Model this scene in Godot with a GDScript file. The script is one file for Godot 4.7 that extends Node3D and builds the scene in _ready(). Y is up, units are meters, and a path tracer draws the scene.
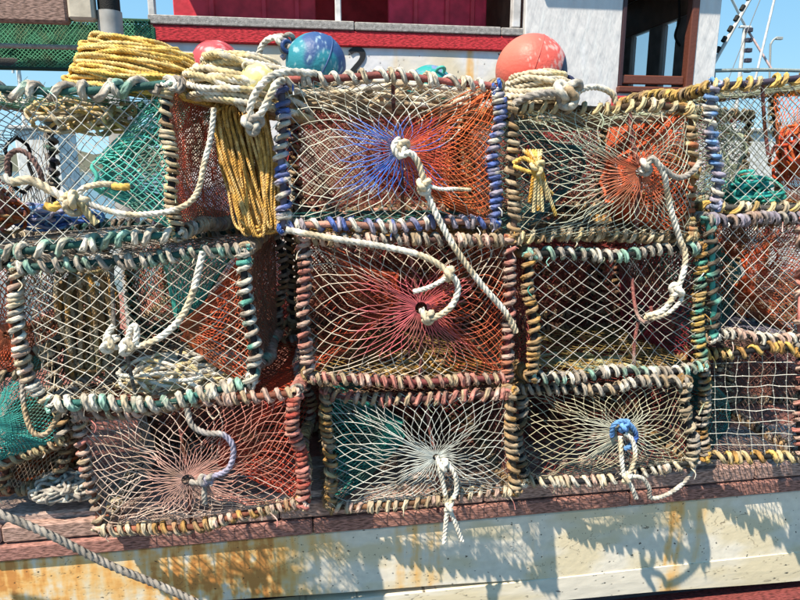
extends Node3D

# ---------------------------------------------------------------- mesh collector
class Acc:
	var v := PackedVector3Array()
	var n := PackedVector3Array()
	var c := PackedColorArray()
	var i := PackedInt32Array()

var org := Vector3.ZERO          # origin of the thing being built
var rng := RandomNumberGenerator.new()
var nz := FastNoiseLite.new()    # smooth noise for dents, dye and wander
var M := {}
var taken := {}

func lin(r: float, g: float, b: float) -> Color:
	return Color(r, g, b)

# real-world base colours (linear)
const WHITE := Color(0.70, 0.67, 0.60)
const PALETEAL := Color(0.26, 0.50, 0.43)
const CREAM := Color(0.60, 0.51, 0.37)
const BEIGE := Color(0.42, 0.32, 0.21)
const TAN := Color(0.34, 0.22, 0.11)
const GREY := Color(0.36, 0.33, 0.30)
const TEAL := Color(0.06, 0.36, 0.29)
const DKTEAL := Color(0.03, 0.16, 0.14)
const BLUE := Color(0.05, 0.12, 0.42)
const SKYB := Color(0.14, 0.32, 0.66)
const LILAC := Color(0.40, 0.38, 0.52)
const PINK := Color(0.46, 0.17, 0.15)
const PALEPINK := Color(0.55, 0.38, 0.33)
const RED := Color(0.36, 0.04, 0.03)
const MAROON := Color(0.26, 0.03, 0.035)
const ORANGE := Color(0.62, 0.13, 0.035)
const REDOR := Color(0.56, 0.075, 0.03)
const YELLOW := Color(0.72, 0.47, 0.12)
const PALEYEL := Color(0.66, 0.54, 0.30)
const GOLD := Color(0.56, 0.29, 0.05)
const OCHRE := Color(0.40, 0.22, 0.06)
const BLACK := Color(0.012, 0.012, 0.014)
const RUST := Color(0.20, 0.07, 0.04)
const PALEGREEN := Color(0.44, 0.50, 0.36)

func numbered(called: String) -> String:
	var k: int = taken.get(called, 0)
	taken[called] = k + 1
	return called if k == 0 else "%s_%03d" % [called, k]

func tag(o: Node, label: String, category: String, group := "") -> void:
	o.set_meta("label", label)
	o.set_meta("category", category)
	if group != "": o.set_meta("group", group)

func thing(called: String, label: String, category: String, at: Vector3, group := "") -> Node3D:
	var o := Node3D.new()
	o.name = numbered(called)
	add_child(o)
	o.position = at
	org = at
	tag(o, label, category, group)
	return o

func mesh_of(a: Acc) -> ArrayMesh:
	var arr := []
	arr.resize(Mesh.ARRAY_MAX)
	arr[Mesh.ARRAY_VERTEX] = a.v
	arr[Mesh.ARRAY_NORMAL] = a.n
	arr[Mesh.ARRAY_COLOR] = a.c
	arr[Mesh.ARRAY_INDEX] = a.i
	var m := ArrayMesh.new()
	m.add_surface_from_arrays(Mesh.PRIMITIVE_TRIANGLES, arr)
	return m

func put(a: Acc, called: String, mat: Material, parent: Node) -> MeshInstance3D:
	var o := MeshInstance3D.new()
	o.mesh = mesh_of(a)
	o.material_override = mat
	o.name = called
	parent.add_child(o, true)
	return o

# a thing that is one mesh
func solo(a: Acc, called: String, mat: Material, label: String, category: String, group := "") -> MeshInstance3D:
	var o := put(a, numbered(called), mat, self)
	o.position = org
	tag(o, label, category, group)
	return o

func struct(o: Node) -> void:
	o.set_meta("kind", "structure")

# ---------------------------------------------------------------- curves and tubes
func catmull(p: Array, per: int, closed := false) -> PackedVector3Array:
	var out := PackedVector3Array()
	var n := p.size()
	var segs := n if closed else n - 1
	for k in segs:
		var p0: Vector3 = p[(k - 1 + n) % n] if (closed or k > 0) else p[0]
		var p1: Vector3 = p[k]
		var p2: Vector3 = p[(k + 1) % n]
		var p3: Vector3 = p[(k + 2) % n] if (closed or k + 2 < n) else p[n - 1]
		for j in per:
			var t := float(j) / per
			out.append(p1.cubic_interpolate(p2, p0, p3, t))
	out.append(p[0] if closed else p[n - 1])
	return out

# lay > 0: laid rope, three strands turning about the axis once per pitch
func tube(a: Acc, p: PackedVector3Array, r: float, sides: int, cols: PackedColorArray, lay := 0.0, pitch := 0.05, taper := false) -> void:
	var n := p.size()
	if n < 2: return
	var base := a.v.size()
	var one := cols.size() == 1
	var c0: Color = cols[0]
	var tang: Vector3 = (p[1] - p[0]).normalized()
	var nor: Vector3 = tang.cross(Vector3(0.13, 0.97, 0.21)).normalized()
	if nor.length_squared() < 0.1: nor = tang.cross(Vector3.RIGHT).normalized()
	var walked := 0.0
	var cs := PackedFloat32Array()
	var sn := PackedFloat32Array()
	for s in sides:
		cs.append(cos(TAU * s / sides))
		sn.append(sin(TAU * s / sides))
	for k in n:
		var q := p[k]
		if k > 0: walked += q.distance_to(p[k - 1])
		if k > 0 and k < n - 1: tang = (p[k + 1] - p[k - 1]).normalized()
		elif k == n - 1: tang = (q - p[k - 1]).normalized()
		nor = (nor - tang * nor.dot(tang)).normalized()
		var bi := tang.cross(nor)
		var cc: Color = c0 if one else cols[k]
		q -= org
		var rr := r
		if taper and (k == 0 or k == n - 1): rr = r * 0.35
		if lay > 0.0:
			var tw := TAU * walked / pitch
			for s in sides:
				var th := TAU * s / sides
				var x := 1.5 * (th - tw)
				var f := absf(cos(x))
				var rad := rr * (1.0 - lay + lay * f)
				var dr := -1.5 * lay * sin(x) * signf(cos(x)) * rr
				var out := nor * cs[s] + bi * sn[s]
				var sd := bi * cs[s] - nor * sn[s]
				a.v.append(q + out * rad)
				a.n.append((out * rad - sd * dr + tang * (dr * rad * TAU / pitch)).normalized())
				a.c.append(cc)
		else:
			for s in sides:
				var out := nor * cs[s] + bi * sn[s]
				a.v.append(q + out * rr)
				a.n.append(out)
				a.c.append(cc)
	for k in n - 1:
		var b0 := base + k * sides
		var b1 := b0 + sides
		for s in sides:
			var s1 := (s + 1) % sides
			a.i.append(b0 + s); a.i.append(b1 + s); a.i.append(b1 + s1)
			a.i.append(b0 + s); a.i.append(b1 + s1); a.i.append(b0 + s1)
	if sides > 3:
		for e in 2:
			var b := base if e == 0 else base + (n - 1) * sides
			for s in range(1, sides - 1):
				if e == 0:
					a.i.append(b); a.i.append(b + s); a.i.append(b + s + 1)
				else:
					a.i.append(b); a.i.append(b + s + 1); a.i.append(b + s)

func pick(pal: Array, t: float, seed: float) -> Color:
	var f := nz.get_noise_2d(t * 420.0, seed * 91.7) * 1.35 * 0.5 + 0.5
	f = clampf(f, 0.0, 0.999) * pal.size()
	var k := int(f)
	var a: Color = pal[k]
	var b: Color = pal[mini(k + 1, pal.size() - 1)]
	var fr := smoothstep(0.72, 1.0, f - k)
	var c := a.lerp(b, fr)
	var g := 1.0 + 0.55 * nz.get_noise_2d(t * 2600.0, seed * 37.1 + 400.0) + 0.25 * nz.get_noise_2d(t * 9000.0, seed * 17.1 + 900.0)
	return Color(c.r * g, c.g * g, c.b * g)

func dyed(p: PackedVector3Array, pal: Array, seed: float) -> PackedColorArray:
	var out := PackedColorArray()
	var w := 0.0
	for k in p.size():
		if k > 0: w += p[k].distance_to(p[k - 1])
		out.append(pick(pal, w, seed))
	return out

# the same path with points at an even spacing
func even(p: PackedVector3Array, step: float) -> PackedVector3Array:
	var out := PackedVector3Array([p[0]])
	var left := step
	for k in range(1, p.size()):
		var l := p[k].distance_to(p[k - 1])
		var at := 0.0
		while l - at >= left:
			at += left
			out.append(p[k - 1].lerp(p[k], at / l))
			left = step
		left -= l - at
	out.append(p[p.size() - 1])
	return out

func rope(a: Acc, ctrl: Array, r: float, pal: Array, seed: float, per := 10, laid := true) -> void:
	var p := catmull(ctrl, per)
	if laid:
		p = even(p, r * 0.8)
		tube(a, p, r * 1.1, 9, dyed(p, pal, seed), 0.42, r * 5.2)
	else:
		tube(a, p, r, 6, dyed(p, pal, seed))

# a tied knot: the closed overhand (trefoil) path drawn tight
func knot(a: Acc, at: Vector3, size: float, r: float, pal: Array, seed: float, turn := 0.0) -> void:
	var p := PackedVector3Array()
	var b := Basis(Vector3(0.3, 1, 0.2).normalized(), turn)
	for k in 49:
		var t := TAU * k / 48.0
		p.append(at + b * (Vector3(sin(t) + 2 * sin(2 * t), cos(t) - 2 * cos(2 * t), -1.3 * sin(3 * t)) * size / 3.0))
	tube(a, p, r, 7, dyed(p, pal, seed), 0.22, r * 6)

# helix of rope laid round a bar
func winding(a: Acc, ax: PackedVector3Array, rad: float, rr: float, pitch: float, pal: Array, seed: float) -> void:
	var p := PackedVector3Array()
	var length := 0.0
	var at := PackedFloat32Array([0.0])
	for k in range(1, ax.size()):
		length += ax[k].distance_to(ax[k - 1])
		at.append(length)
	var turns := length / pitch
	var steps := int(turns * 10)
	var dir := (ax[ax.size() - 1] - ax[0]).normalized()
	var nn := dir.cross(Vector3(0.2, 0.3, 1.0)).normalized()
	var bb := dir.cross(nn)
	var seg := 0
	var hand := 1.0 if fmod(absf(seed) * 7.3, 1.0) < 0.6 else -1.0
	var j := 1.1 * pitch
	for k in steps + 1:
		var s := length * k / maxf(steps, 1)
		var s2 := clampf(s + j * nz.get_noise_2d(s * 700.0, seed * 53.0), 0.0, length)
		seg = 0
		while seg < ax.size() - 2 and at[seg + 1] < s2: seg += 1
		var q := ax[seg].lerp(ax[seg + 1], (s2 - at[seg]) / maxf(at[seg + 1] - at[seg], 1e-5))
		var th := hand * TAU * s / pitch + seed
		var rw := rad * (1.0 + 0.24 * nz.get_noise_2d(s * 1500.0, seed * 31.0 + 77.0))
		p.append(q + (nn * cos(th) + bb * sin(th)) * rw)
	var cols := dyed(p, pal, seed)
	for k in cols.size():
		var g := 0.22 + 0.5 * smoothstep(-0.15, 0.35, nz.get_noise_2d(k * 14.0, seed * 61.0 + 50.0))
		cols[k] = cols[k].lerp(Color(0.25, 0.20, 0.15), g * 0.75) * (1.0 + 0.5 * nz.get_noise_2d(k * 60.0, seed * 13.0))
	tube(a, p, rr * 1.06, 9, cols, 0.36, rr * 5.0)
	# frayed fibres standing off the rope
	for k in int(length * 420):
		var m := rng.randi_range(1, p.size() - 2)
		var q := p[m] + Vector3(rng.randf_range(-1, 1), rng.randf_range(-1, 1), rng.randf_range(-1, 1)) * rr * 0.8
		var e := q + Vector3(rng.randf_range(-1, 1), rng.randf_range(-1.2, 0.8), rng.randf_range(-1, 1)).normalized() * rr * rng.randf_range(0.7, 2.2)
		tube(a, PackedVector3Array([q, e]), rng.randf_range(0.0004, 0.0009), 3, PackedColorArray([cols[m]]))

# ---------------------------------------------------------------- netting
func around(q: Array, s: float) -> Vector3:
	s = fposmod(s, 1.0)
	var l := PackedFloat32Array()
	var tot := 0.0
	for k in 4:
		var d: float = q[k].distance_to(q[(k + 1) % 4])
		l.append(d)
		tot += d
	var w := s * tot
	for k in 4:
		if w <= l[k]: return q[k].lerp(q[(k + 1) % 4], w / l[k])
		w -= l[k]
	return q[0]

func wob(p: Vector3, amp: float, seed: float) -> Vector3:
	return Vector3(nz.get_noise_3d(p.x * 900, p.y * 900, p.z * 900 + seed * 131), nz.get_noise_3d(p.x * 900 + 333, p.y * 900, p.z * 900 + seed * 131), nz.get_noise_3d(p.x * 900, p.y * 900 + 555, p.z * 900 + seed * 131)) * amp

# diamond mesh running from a four-sided frame to a ring or a drawn knot; s0..s1: share of the frame it hangs from
func bead(a: Acc, p: Vector3, r: float, col: Color) -> void:
	var b := a.v.size()
	for d in [Vector3(1.3, 0, 0), Vector3(-1.3, 0, 0), Vector3(0, 1, 0), Vector3(0, -1, 0), Vector3(0, 0, 1), Vector3(0, 0, -1)]:
		a.v.append(p - org + d * r); a.n.append(d.normalized()); a.c.append(col)
	for t in [[0, 2, 4], [2, 1, 4], [1, 3, 4], [3, 0, 4], [2, 0, 5], [1, 2, 5], [3, 1, 5], [0, 3, 5]]:
		a.i.append(b + t[0]); a.i.append(b + t[2]); a.i.append(b + t[1])

func net_gather(a: Acc, q: Array, c: Vector3, rc: float, axis: Vector3, count: int, rows: int, r: float, ca: Color, cb: Color, split: float, bulge: Vector3, seed: float, amp := 0.016, s0 := 0.0, s1 := 1.0, knots := 0.0) -> void:
	var sum := 0.0
	var ts := PackedFloat32Array([0.0])
	for j in rows:
		sum += 0.72 + 0.56 * j / rows
		ts.append(sum)
	for fam in 2:
		var sg := 0.5 if fam == 0 else -0.5
		for k in range(int(ceil(s0 * count)), int(ceil(s1 * count))):
			if rng.randf() < 0.02: continue
			var p := PackedVector3Array()
			var col := PackedColorArray()
			var sh := 1.0 + rng.randf_range(-0.35, 0.2)
			var last := rows + 1
			if rng.randf() < 0.03: last = rng.randi_range(4, rows)      # torn strand
			for j in last:
				var t := ts[j] / sum
				var u := (k + sg * j) / count
				u += 0.4 / count * nz.get_noise_2d(u * 1400.0, seed * 71.0 + t * 60.0)
				var e := around(q, u)
				var d := e - c
				d = (d - axis * d.dot(axis)).normalized()
				var slack := 1.0 + 0.5 * nz.get_noise_2d(u * 500.0, seed * 40.0 + 900.0)
				var pt := e.lerp(c + d * rc, t) + bulge * (sin(PI * t) * slack)
				pt += wob(pt, amp * 0.55 * sin(PI * t), seed)
				p.append(pt)
				var cc := ca.lerp(cb, smoothstep(split - 0.06, split + 0.06, t + 0.06 * sin(k * 2.3)))
				var dirt := smoothstep(0.05, 0.4, nz.get_noise_3d(pt.x * 700, pt.y * 700, seed * 90)) * 0.5
				cc = cc.lerp(Color(0.16, 0.12, 0.07), dirt)
				col.append(Color(cc.r * sh, cc.g * sh, cc.b * sh))
				if knots > 0.0 and fam == 0 and j > 0 and t < 0.72: bead(a, pt, knots * rng.randf_range(0.8, 1.25), col[j])
			tube(a, p, r, 3, col)

# flat panel of netting on four corners (TL TR BR BL); diag: diamond mesh, else square
func net_panel(a: Acc, q: Array, nu: int, nv: int, diag: bool, r: float, col: Color, sag: Vector3, pull: Vector3, amount: float, seed: float, amp := 0.012, knots := 0.0) -> void:
	var lines := []
	if diag:
		for fam in 2:
			var sg := 1 if fam == 0 else -1
			for k in range(-nv, nu + nv + 1):
				var l := PackedVector2Array()
				for j in nv + 1:
					var u := float(k + sg * j) / nu
					if u < -0.001 or u > 1.001: continue
					l.append(Vector2(u, float(j) / nv))
				if l.size() > 1: lines.append(l)
	else:
		for k in range(1, nu):
			var l := PackedVector2Array()
			for j in nv * 2 + 1: l.append(Vector2(float(k) / nu, float(j) / (nv * 2)))
			lines.append(l)
		for k in range(1, nv):
			var l := PackedVector2Array()
			for j in nu * 2 + 1: l.append(Vector2(float(j) / (nu * 2), float(k) / nv))
			lines.append(l)
	for l in lines:
		if rng.randf() < 0.01: continue
		var p := PackedVector3Array()
		var sh := 1.0 + rng.randf_range(-0.3, 0.18)
		for uv in l:
			var pt: Vector3 = (q[0] as Vector3).lerp(q[1], uv.x).lerp((q[3] as Vector3).lerp(q[2], uv.x), uv.y)
			var edge: float = 16.0 * uv.x * uv.y * (1 - uv.x) * (1 - uv.y)
			pt += sag * edge
			if amount > 0.0:
				var d := pull - pt
				pt += d * amount * exp(-d.length_squared() / 0.035) * minf(1.0, edge * 2.0)
			p.append(pt + wob(pt, amp * minf(1.0, edge * 1.5), seed))
		var cols := PackedColorArray()
		for pt in p:
			var dirt := smoothstep(0.05, 0.4, nz.get_noise_3d(pt.x * 700, pt.y * 700, pt.z * 700 + seed * 90)) * 0.5
			cols.append((Color(col.r * sh, col.g * sh, col.b * sh)).lerp(Color(0.16, 0.12, 0.07) * minf(1.0, col.get_luminance() * 4.0), dirt))
		tube(a, p, r, 3, cols)
		if knots > 0.0:
			for k in range(1, p.size() - 1): bead(a, p[k], knots * rng.randf_range(0.8, 1.25), cols[k])

# ---------------------------------------------------------------- the trap
var serial := 0.0

func bar(parent: Node, p0: Vector3, p1: Vector3, bow: Vector3, pal: Array, barcol: Color, rr: float, pitch: float) -> void:
	serial += 1.37
	var ctrl := [p0]
	for k in [0.25, 0.5, 0.75]:
		ctrl.append(p0.lerp(p1, k) + bow * 4.0 * k * (1 - k) + Vector3(nz.get_noise_2d(serial * 50, k * 900), nz.get_noise_2d(serial * 70 + 40, k * 900), nz.get_noise_2d(serial * 90 + 80, k * 900)) * 0.026)
	ctrl.append(p1)
	var ax := catmull(ctrl, 6)
	var a := Acc.new()
	tube(a, ax, 0.0105, 8, dyed(ax, [barcol, barcol * 0.6, barcol * 1.3], serial))
	var b := put(a, "frame_bar", M.hose, parent)
	a = Acc.new()
	winding(a, ax, 0.0105 + rr * 0.72, rr, pitch, pal, serial)
	put(a, "rope_wrap", M.rope, b)

# s: f = front corners TL TR BR BL; d = depth; off = how far the back stands out of line
func trap(called: String, label: String, group: String, s: Dictionary) -> Node3D:
	var f: Array = s.f
	var off: Vector3 = s.get("off", Vector3.ZERO) + Vector3(0, 0, -s.get("d", 0.6))
	var b := []
	for p in f: b.append(p + off)
	var root := thing(called, label, "lobster trap", (f[2] + f[3] + b[2] + b[3]) / 4.0, group)
	var rr: float = s.get("rr", 0.0086)
	var pitch: float = s.get("pitch", 0.0285)
	var hose: Color = s.get("hose", BLACK)
	var side: Array = s.get("side", s.pal[1])
	var bow: Array = s.get("bow", [Vector3(0, 0.012, 0), Vector3.ZERO, Vector3(0, -0.015, 0), Vector3.ZERO])
	var hoses: Array = s.get("hoses", [hose, hose, hose, hose])
	for k in 4:
		var k1 := (k + 1) % 4
		var rk: float = rr * (s.rrs[k] if s.has("rrs") else 1.0)
		var pk: float = pitch * (s.pitches[k] if s.has("pitches") else 1.0)
		bar(root, f[k], f[k1], bow[k], s.pal[k], hoses[k], rk, pk)
		bar(root, b[k], b[k1], bow[k], s.get("back", s.pal[k]), hoses[k], rr, pitch)
		bar(root, f[k], b[k], Vector3.ZERO, s.sides[k] if s.has("sides") else side, hoses[k], rr, pitch)
	serial += 1.0
	var a := Acc.new()
	var r: float = s.get("twine", 0.00145)
	# lashings at the front corners, and ends of twine left hanging
	for k in 4:
		a = Acc.new()
		var lc: Vector3 = f[k] + Vector3(0, 0, 0.004)
		tangle(a, lc, Vector3(0.027, 0.03, 0.022), 22, rr * 0.72, s.pal[k] + s.pal[(k + 3) % 4], serial + k, true)
		put(a, "corner_lashing", M.rope, root)
	a = Acc.new()
	for k in 7:
		var e := around(f, rng.randf())
		e += Vector3(0, -0.012, 0.016)
		var l := rng.randf_range(0.015, 0.05)
		var e2 := e + Vector3(rng.randf_range(-0.5, 0.5) * l, -l * 0.5, rng.randf_range(0, 0.012))
		var pk := catmull([e, e2, e2 + Vector3(rng.randf_range(-0.5, 0.5) * l, -l * 0.5, rng.randf_range(-0.01, 0.012))], 5)
		tube(a, pk, rng.randf_range(0.0012, 0.0026), 4, dyed(pk, s.pal[k % 4] + [CREAM, PALEGREEN * 0.7], serial + k * 0.31))
	put(a, "loose_twine", M.twine, root).set_meta("kind", "stuff")
	a = Acc.new()
	# front
	var ft: Dictionary = s.front
	if ft.kind == "gather":
		for zn in ft.get("zones", [{}]):
			net_gather(a, f, ft.c, ft.get("rc", 0.012), Vector3(0, 0, 1), zn.get("n", ft.get("n", 40)), zn.get("rows", ft.get("rows", 11)), r, zn.get("ca", ft.ca), zn.get("cb", ft.get("cb", ft.ca)), ft.get("split", 0.6), ft.get("bulge", Vector3(0, -0.014, 0.01)), serial, ft.get("amp", 0.02), zn.get("from", 0.0), zn.get("to", 1.0), 0.0029)
	else:
		net_panel(a, f, ft.nu, ft.nv, ft.kind == "diamond", r, ft.ca, ft.get("sag", Vector3(0, 0, -0.015)), ft.get("c", Vector3.ZERO), ft.get("amount", 0.0), serial, 0.012, 0.0028)
	put(a, "front_net", M.twine, root)
	# top, bottom and back panels
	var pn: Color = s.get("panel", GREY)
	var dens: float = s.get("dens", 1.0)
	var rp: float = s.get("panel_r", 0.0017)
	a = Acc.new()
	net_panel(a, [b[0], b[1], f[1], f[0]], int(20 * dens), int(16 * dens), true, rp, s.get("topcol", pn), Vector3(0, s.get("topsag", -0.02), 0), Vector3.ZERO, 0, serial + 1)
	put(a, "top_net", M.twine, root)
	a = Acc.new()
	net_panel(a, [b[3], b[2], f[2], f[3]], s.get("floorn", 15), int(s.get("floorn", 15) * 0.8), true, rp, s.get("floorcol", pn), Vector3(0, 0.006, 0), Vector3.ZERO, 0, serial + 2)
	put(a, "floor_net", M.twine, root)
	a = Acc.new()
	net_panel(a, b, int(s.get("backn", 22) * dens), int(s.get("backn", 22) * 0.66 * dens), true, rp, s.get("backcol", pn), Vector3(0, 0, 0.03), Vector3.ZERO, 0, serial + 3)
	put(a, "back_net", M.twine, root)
	# funnels or panels in the two ends
	for e in 2:
		var key: String = ["left", "right"][e]
		var q: Array = [b[0], f[0], f[3], b[3]] if e == 0 else [f[1], b[1], b[2], f[2]]
		a = Acc.new()
		if s.has(key):
			var g: Dictionary = s[key]
			net_gather(a, q, g.c, g.get("rc", 0.06), Vector3(1, 0, 0), g.get("n", 62), g.get("rows", 15), g.get("r", 0.0017), g.ca, g.get("cb", g.ca), g.get("split", 0.8), Vector3(0, g.get("drop", -0.02), 0), serial + 4 + e, 0.012)
			put(a, "entrance_funnel", M.twine, root)
			if g.get("ring", true):
				a = Acc.new()
				var p := PackedVector3Array()
				for k in 25: p.append(g.c + Vector3(0.008 * sin(k * 1.3), cos(TAU * k / 24) * g.get("rc", 0.06), sin(TAU * k / 24) * g.get("rc", 0.06)))
				tube(a, p, 0.006, 6, PackedColorArray([g.get("ringcol", g.ca)]))
				put(a, "funnel_ring", M.rope, root)
			if g.has("panel"):
				a = Acc.new()
				net_panel(a, q, g.get("pn", 30), g.get("pn", 30), true, 0.0018, g.panel, Vector3(-0.02, 0, 0), Vector3.ZERO, 0, serial + 6 + e)
				put(a, "end_net", M.twine, root)
		else:
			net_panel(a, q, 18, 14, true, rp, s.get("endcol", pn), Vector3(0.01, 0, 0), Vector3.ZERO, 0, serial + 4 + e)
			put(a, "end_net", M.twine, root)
	for g in s.get("extra", []):
		a = Acc.new()
		net_gather(a, g.q, g.c, g.get("rc", 0.03), Vector3(0, 1, 0), g.get("n", 50), g.get("rows", 14), g.get("r", 0.0018), g.ca, g.ca, 0.8, Vector3(0, 0, 0), serial + 8, 0.012)
		put(a, "entrance_funnel", M.twine, root)
	# steel prop behind the drawn net
	if s.has("prop"):
		for pp in s.prop:
			a = Acc.new()
			var ps := catmull(pp, 8)
			tube(a, ps, s.get("prop_r", 0.0062), 7, dyed(ps, s.get("prop_pal", [RUST, PINK * 0.7, RUST * 0.7]), serial + 9))
			put(a, "hook_rod", M.rust, root)
	for t in s.get("ties", []):
		a = Acc.new()
		rope(a, t.p, t.get("r", 0.0085), t.get("pal", [WHITE, WHITE * 1.1, CREAM]), serial + 11 + t.p.size())
		var o := put(a, "tie_rope", M.rope, root)
		for kk in t.get("knots", []):
			a = Acc.new()
			knot(a, kk[0], kk[1], t.get("r", 0.0085), t.get("pal", [WHITE, WHITE * 1.1, CREAM]), serial + 12, kk[0].x * 9)
			put(a, "knot", M.rope, o)
	return root

# ---------------------------------------------------------------- heaps of rope
func coil(a: Acc, c: Vector3, half: Vector3, loops: int, r: float, pal: Array, seed: float, turn := 0.0, lean := Vector3.ZERO, hole := 0.45) -> void:
	var ctrl := []
	var b := Basis(Vector3.UP, turn)
	for k in loops:
		var t := float(k) / loops
		var sx: float = half.x * (hole + (1 - hole) * sqrt(1.0 - t * 0.9) * rng.randf_range(0.8, 1.0))
		var sz: float = half.z * (hole + (1 - hole) * sqrt(1.0 - t * 0.9) * rng.randf_range(0.7, 1.0))
		var dc := Vector3(rng.randf_range(-1, 1) * half.x * 0.17, 0, rng.randf_range(-1, 1) * half.z * 0.2)
		var tilt := Vector3(rng.randf_range(-0.14, 0.14), 0, rng.randf_range(-0.08, 0.08))
		for j in 8:
			var th := TAU * j / 8.0
			var q := Vector3(cos(th) * sx, 0, sin(th) * sz) + dc
			q.y = half.y * 2.0 * t * (1.0 - 0.25 * q.length_squared() / (half.x * half.x)) + q.x * tilt.z + q.z * tilt.x + rng.randf_range(-0.013, 0.013)
			q.y = maxf(q.y, r)
			ctrl.append(c + b * q + lean * (q.x / half.x) )
	rope(a, ctrl, r, pal, seed, 5, true)

func tangle(a: Acc, c: Vector3, half: Vector3, count: int, r: float, pal: Array, seed: float, laid := false) -> void:
	var ctrl := []
	var at := Vector3.ZERO
	var head := Vector3(1, 0, 0)
	for k in count:
		head = (head + Vector3(rng.randf_range(-1, 1), rng.randf_range(-0.7, 0.7), rng.randf_range(-1, 1)) * 0.95 - at * 0.9).normalized()
		at += head * 0.34
		var e := at
		var l := e.length()
		if l > 1.0:
			e /= l
			at = e
		ctrl.append(c + Vector3(e.x * half.x, e.y * half.y, e.z * half.z))
	rope(a, ctrl, r, pal, seed, 5, laid)

# strands of rope hanging side by side from one place
func hank(a: Acc, top: Vector3, bottom: Vector3, wide: Vector3, count: int, r: float, pal: Array, seed: float) -> void:
	var ctrl := []
	for k in count:
		var u := Vector3(rng.randf_range(-1, 1) * wide.x, rng.randf_range(-0.5, 1) * wide.y, rng.randf_range(-1, 1) * wide.z)
		var w := u * 0.4 + Vector3(rng.randf_range(-1, 1) * wide.x, rng.randf_range(-1, 1) * wide.y, rng.randf_range(-1, 1) * wide.z) * 0.4
		var up := [top + u * 0.7, (top + u).lerp(bottom + w, 0.35), (top + u).lerp(bottom + w, 0.7), bottom + w]
		if k % 2 == 1: up.reverse()
		ctrl.append_array(up)
	rope(a, ctrl, r, pal, seed, 8, true)

# ---------------------------------------------------------------- solids
func boxa(a: Acc, p: Vector3, q: Vector3, col: Color, bev := 0.0) -> void:
	# axis-aligned box from p to q with chamfered edges
	var c := (p + q) / 2.0 - org
	var h := ((q - p) / 2.0).abs()
	var e := minf(bev, minf(h.x, minf(h.y, h.z)) * 0.9)
	for ax in 3:
		for sg in [-1.0, 1.0]:
			var n := Vector3.ZERO
			n[ax] = sg
			var u := Vector3.ZERO
			u[(ax + 1) % 3] = 1.0
			var w := Vector3.ZERO
			w[(ax + 2) % 3] = 1.0
			var hu: float = h[(ax + 1) % 3] - e
			var hw: float = h[(ax + 2) % 3] - e
			var o := c + n * h[ax]
			face(a, [o - u * hu - w * hw, o + u * hu - w * hw, o + u * hu + w * hw, o - u * hu + w * hw], n, col)
	if e <= 0.0: return
	for ax in 3:                       # twelve chamfers
		var i1 := (ax + 1) % 3
		var i2 := (ax + 2) % 3
		for s1 in [-1.0, 1.0]:
			for s2 in [-1.0, 1.0]:
				var pa := Vector3.ZERO
				pa[i1] = s1 * h[i1]; pa[i2] = s2 * (h[i2] - e)
				var pb := Vector3.ZERO
				pb[i1] = s1 * (h[i1] - e); pb[i2] = s2 * h[i2]
				var l := Vector3.ZERO
				l[ax] = h[ax] - e
				var n := Vector3.ZERO
				n[i1] = s1; n[i2] = s2
				face(a, [c + pa - l, c + pa + l, c + pb + l, c + pb - l], n.normalized(), col)
	for sx in [-1.0, 1.0]:
		for sy in [-1.0, 1.0]:
			for sz in [-1.0, 1.0]:
				var s := Vector3(sx, sy, sz)
				var t1 := c + Vector3(s.x * h.x, s.y * (h.y - e), s.z * (h.z - e))
				var t2 := c + Vector3(s.x * (h.x - e), s.y * h.y, s.z * (h.z - e))
				var t3 := c + Vector3(s.x * (h.x - e), s.y * (h.y - e), s.z * h.z)
				tri(a, t1, t2, t3, s.normalized(), col)

func tri(a: Acc, p: Vector3, q: Vector3, r: Vector3, n: Vector3, col: Color) -> void:
	var k := a.v.size()
	a.v.append(p); a.v.append(q); a.v.append(r)
	for j in 3:
		a.n.append(n); a.c.append(col)
	if (q - p).cross(r - p).dot(n) > 0: a.i.append_array(PackedInt32Array([k, k + 2, k + 1]))
	else: a.i.append_array(PackedInt32Array([k, k + 1, k + 2]))

func face(a: Acc, q: Array, n: Vector3, col: Color) -> void:
	var k := a.v.size()
	for p in q:
		a.v.append(p); a.n.append(n); a.c.append(col)
	if (q[1] - q[0]).cross(q[2] - q[0]).dot(n) > 0: a.i.append_array(PackedInt32Array([k, k + 2, k + 1, k, k + 3, k + 2]))
	else: a.i.append_array(PackedInt32Array([k, k + 1, k + 2, k, k + 2, k + 3]))

func solid(parent: Node, called: String, p: Vector3, q: Vector3, mat: Material, col := Color.WHITE, bev := 0.006) -> MeshInstance3D:
	var a := Acc.new()
	boxa(a, p, q, col, bev)
	return put(a, called, mat, parent)

func pipe(parent: Node, called: String, ctrl: Array, r: float, mat: Material, col := Color.WHITE, sides := 10) -> MeshInstance3D:
	var a := Acc.new()
	var p := catmull(ctrl, 6) if ctrl.size() > 2 else PackedVector3Array(ctrl)
	tube(a, p, r, sides, PackedColorArray([col]))
	return put(a, called, mat, parent)

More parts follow.
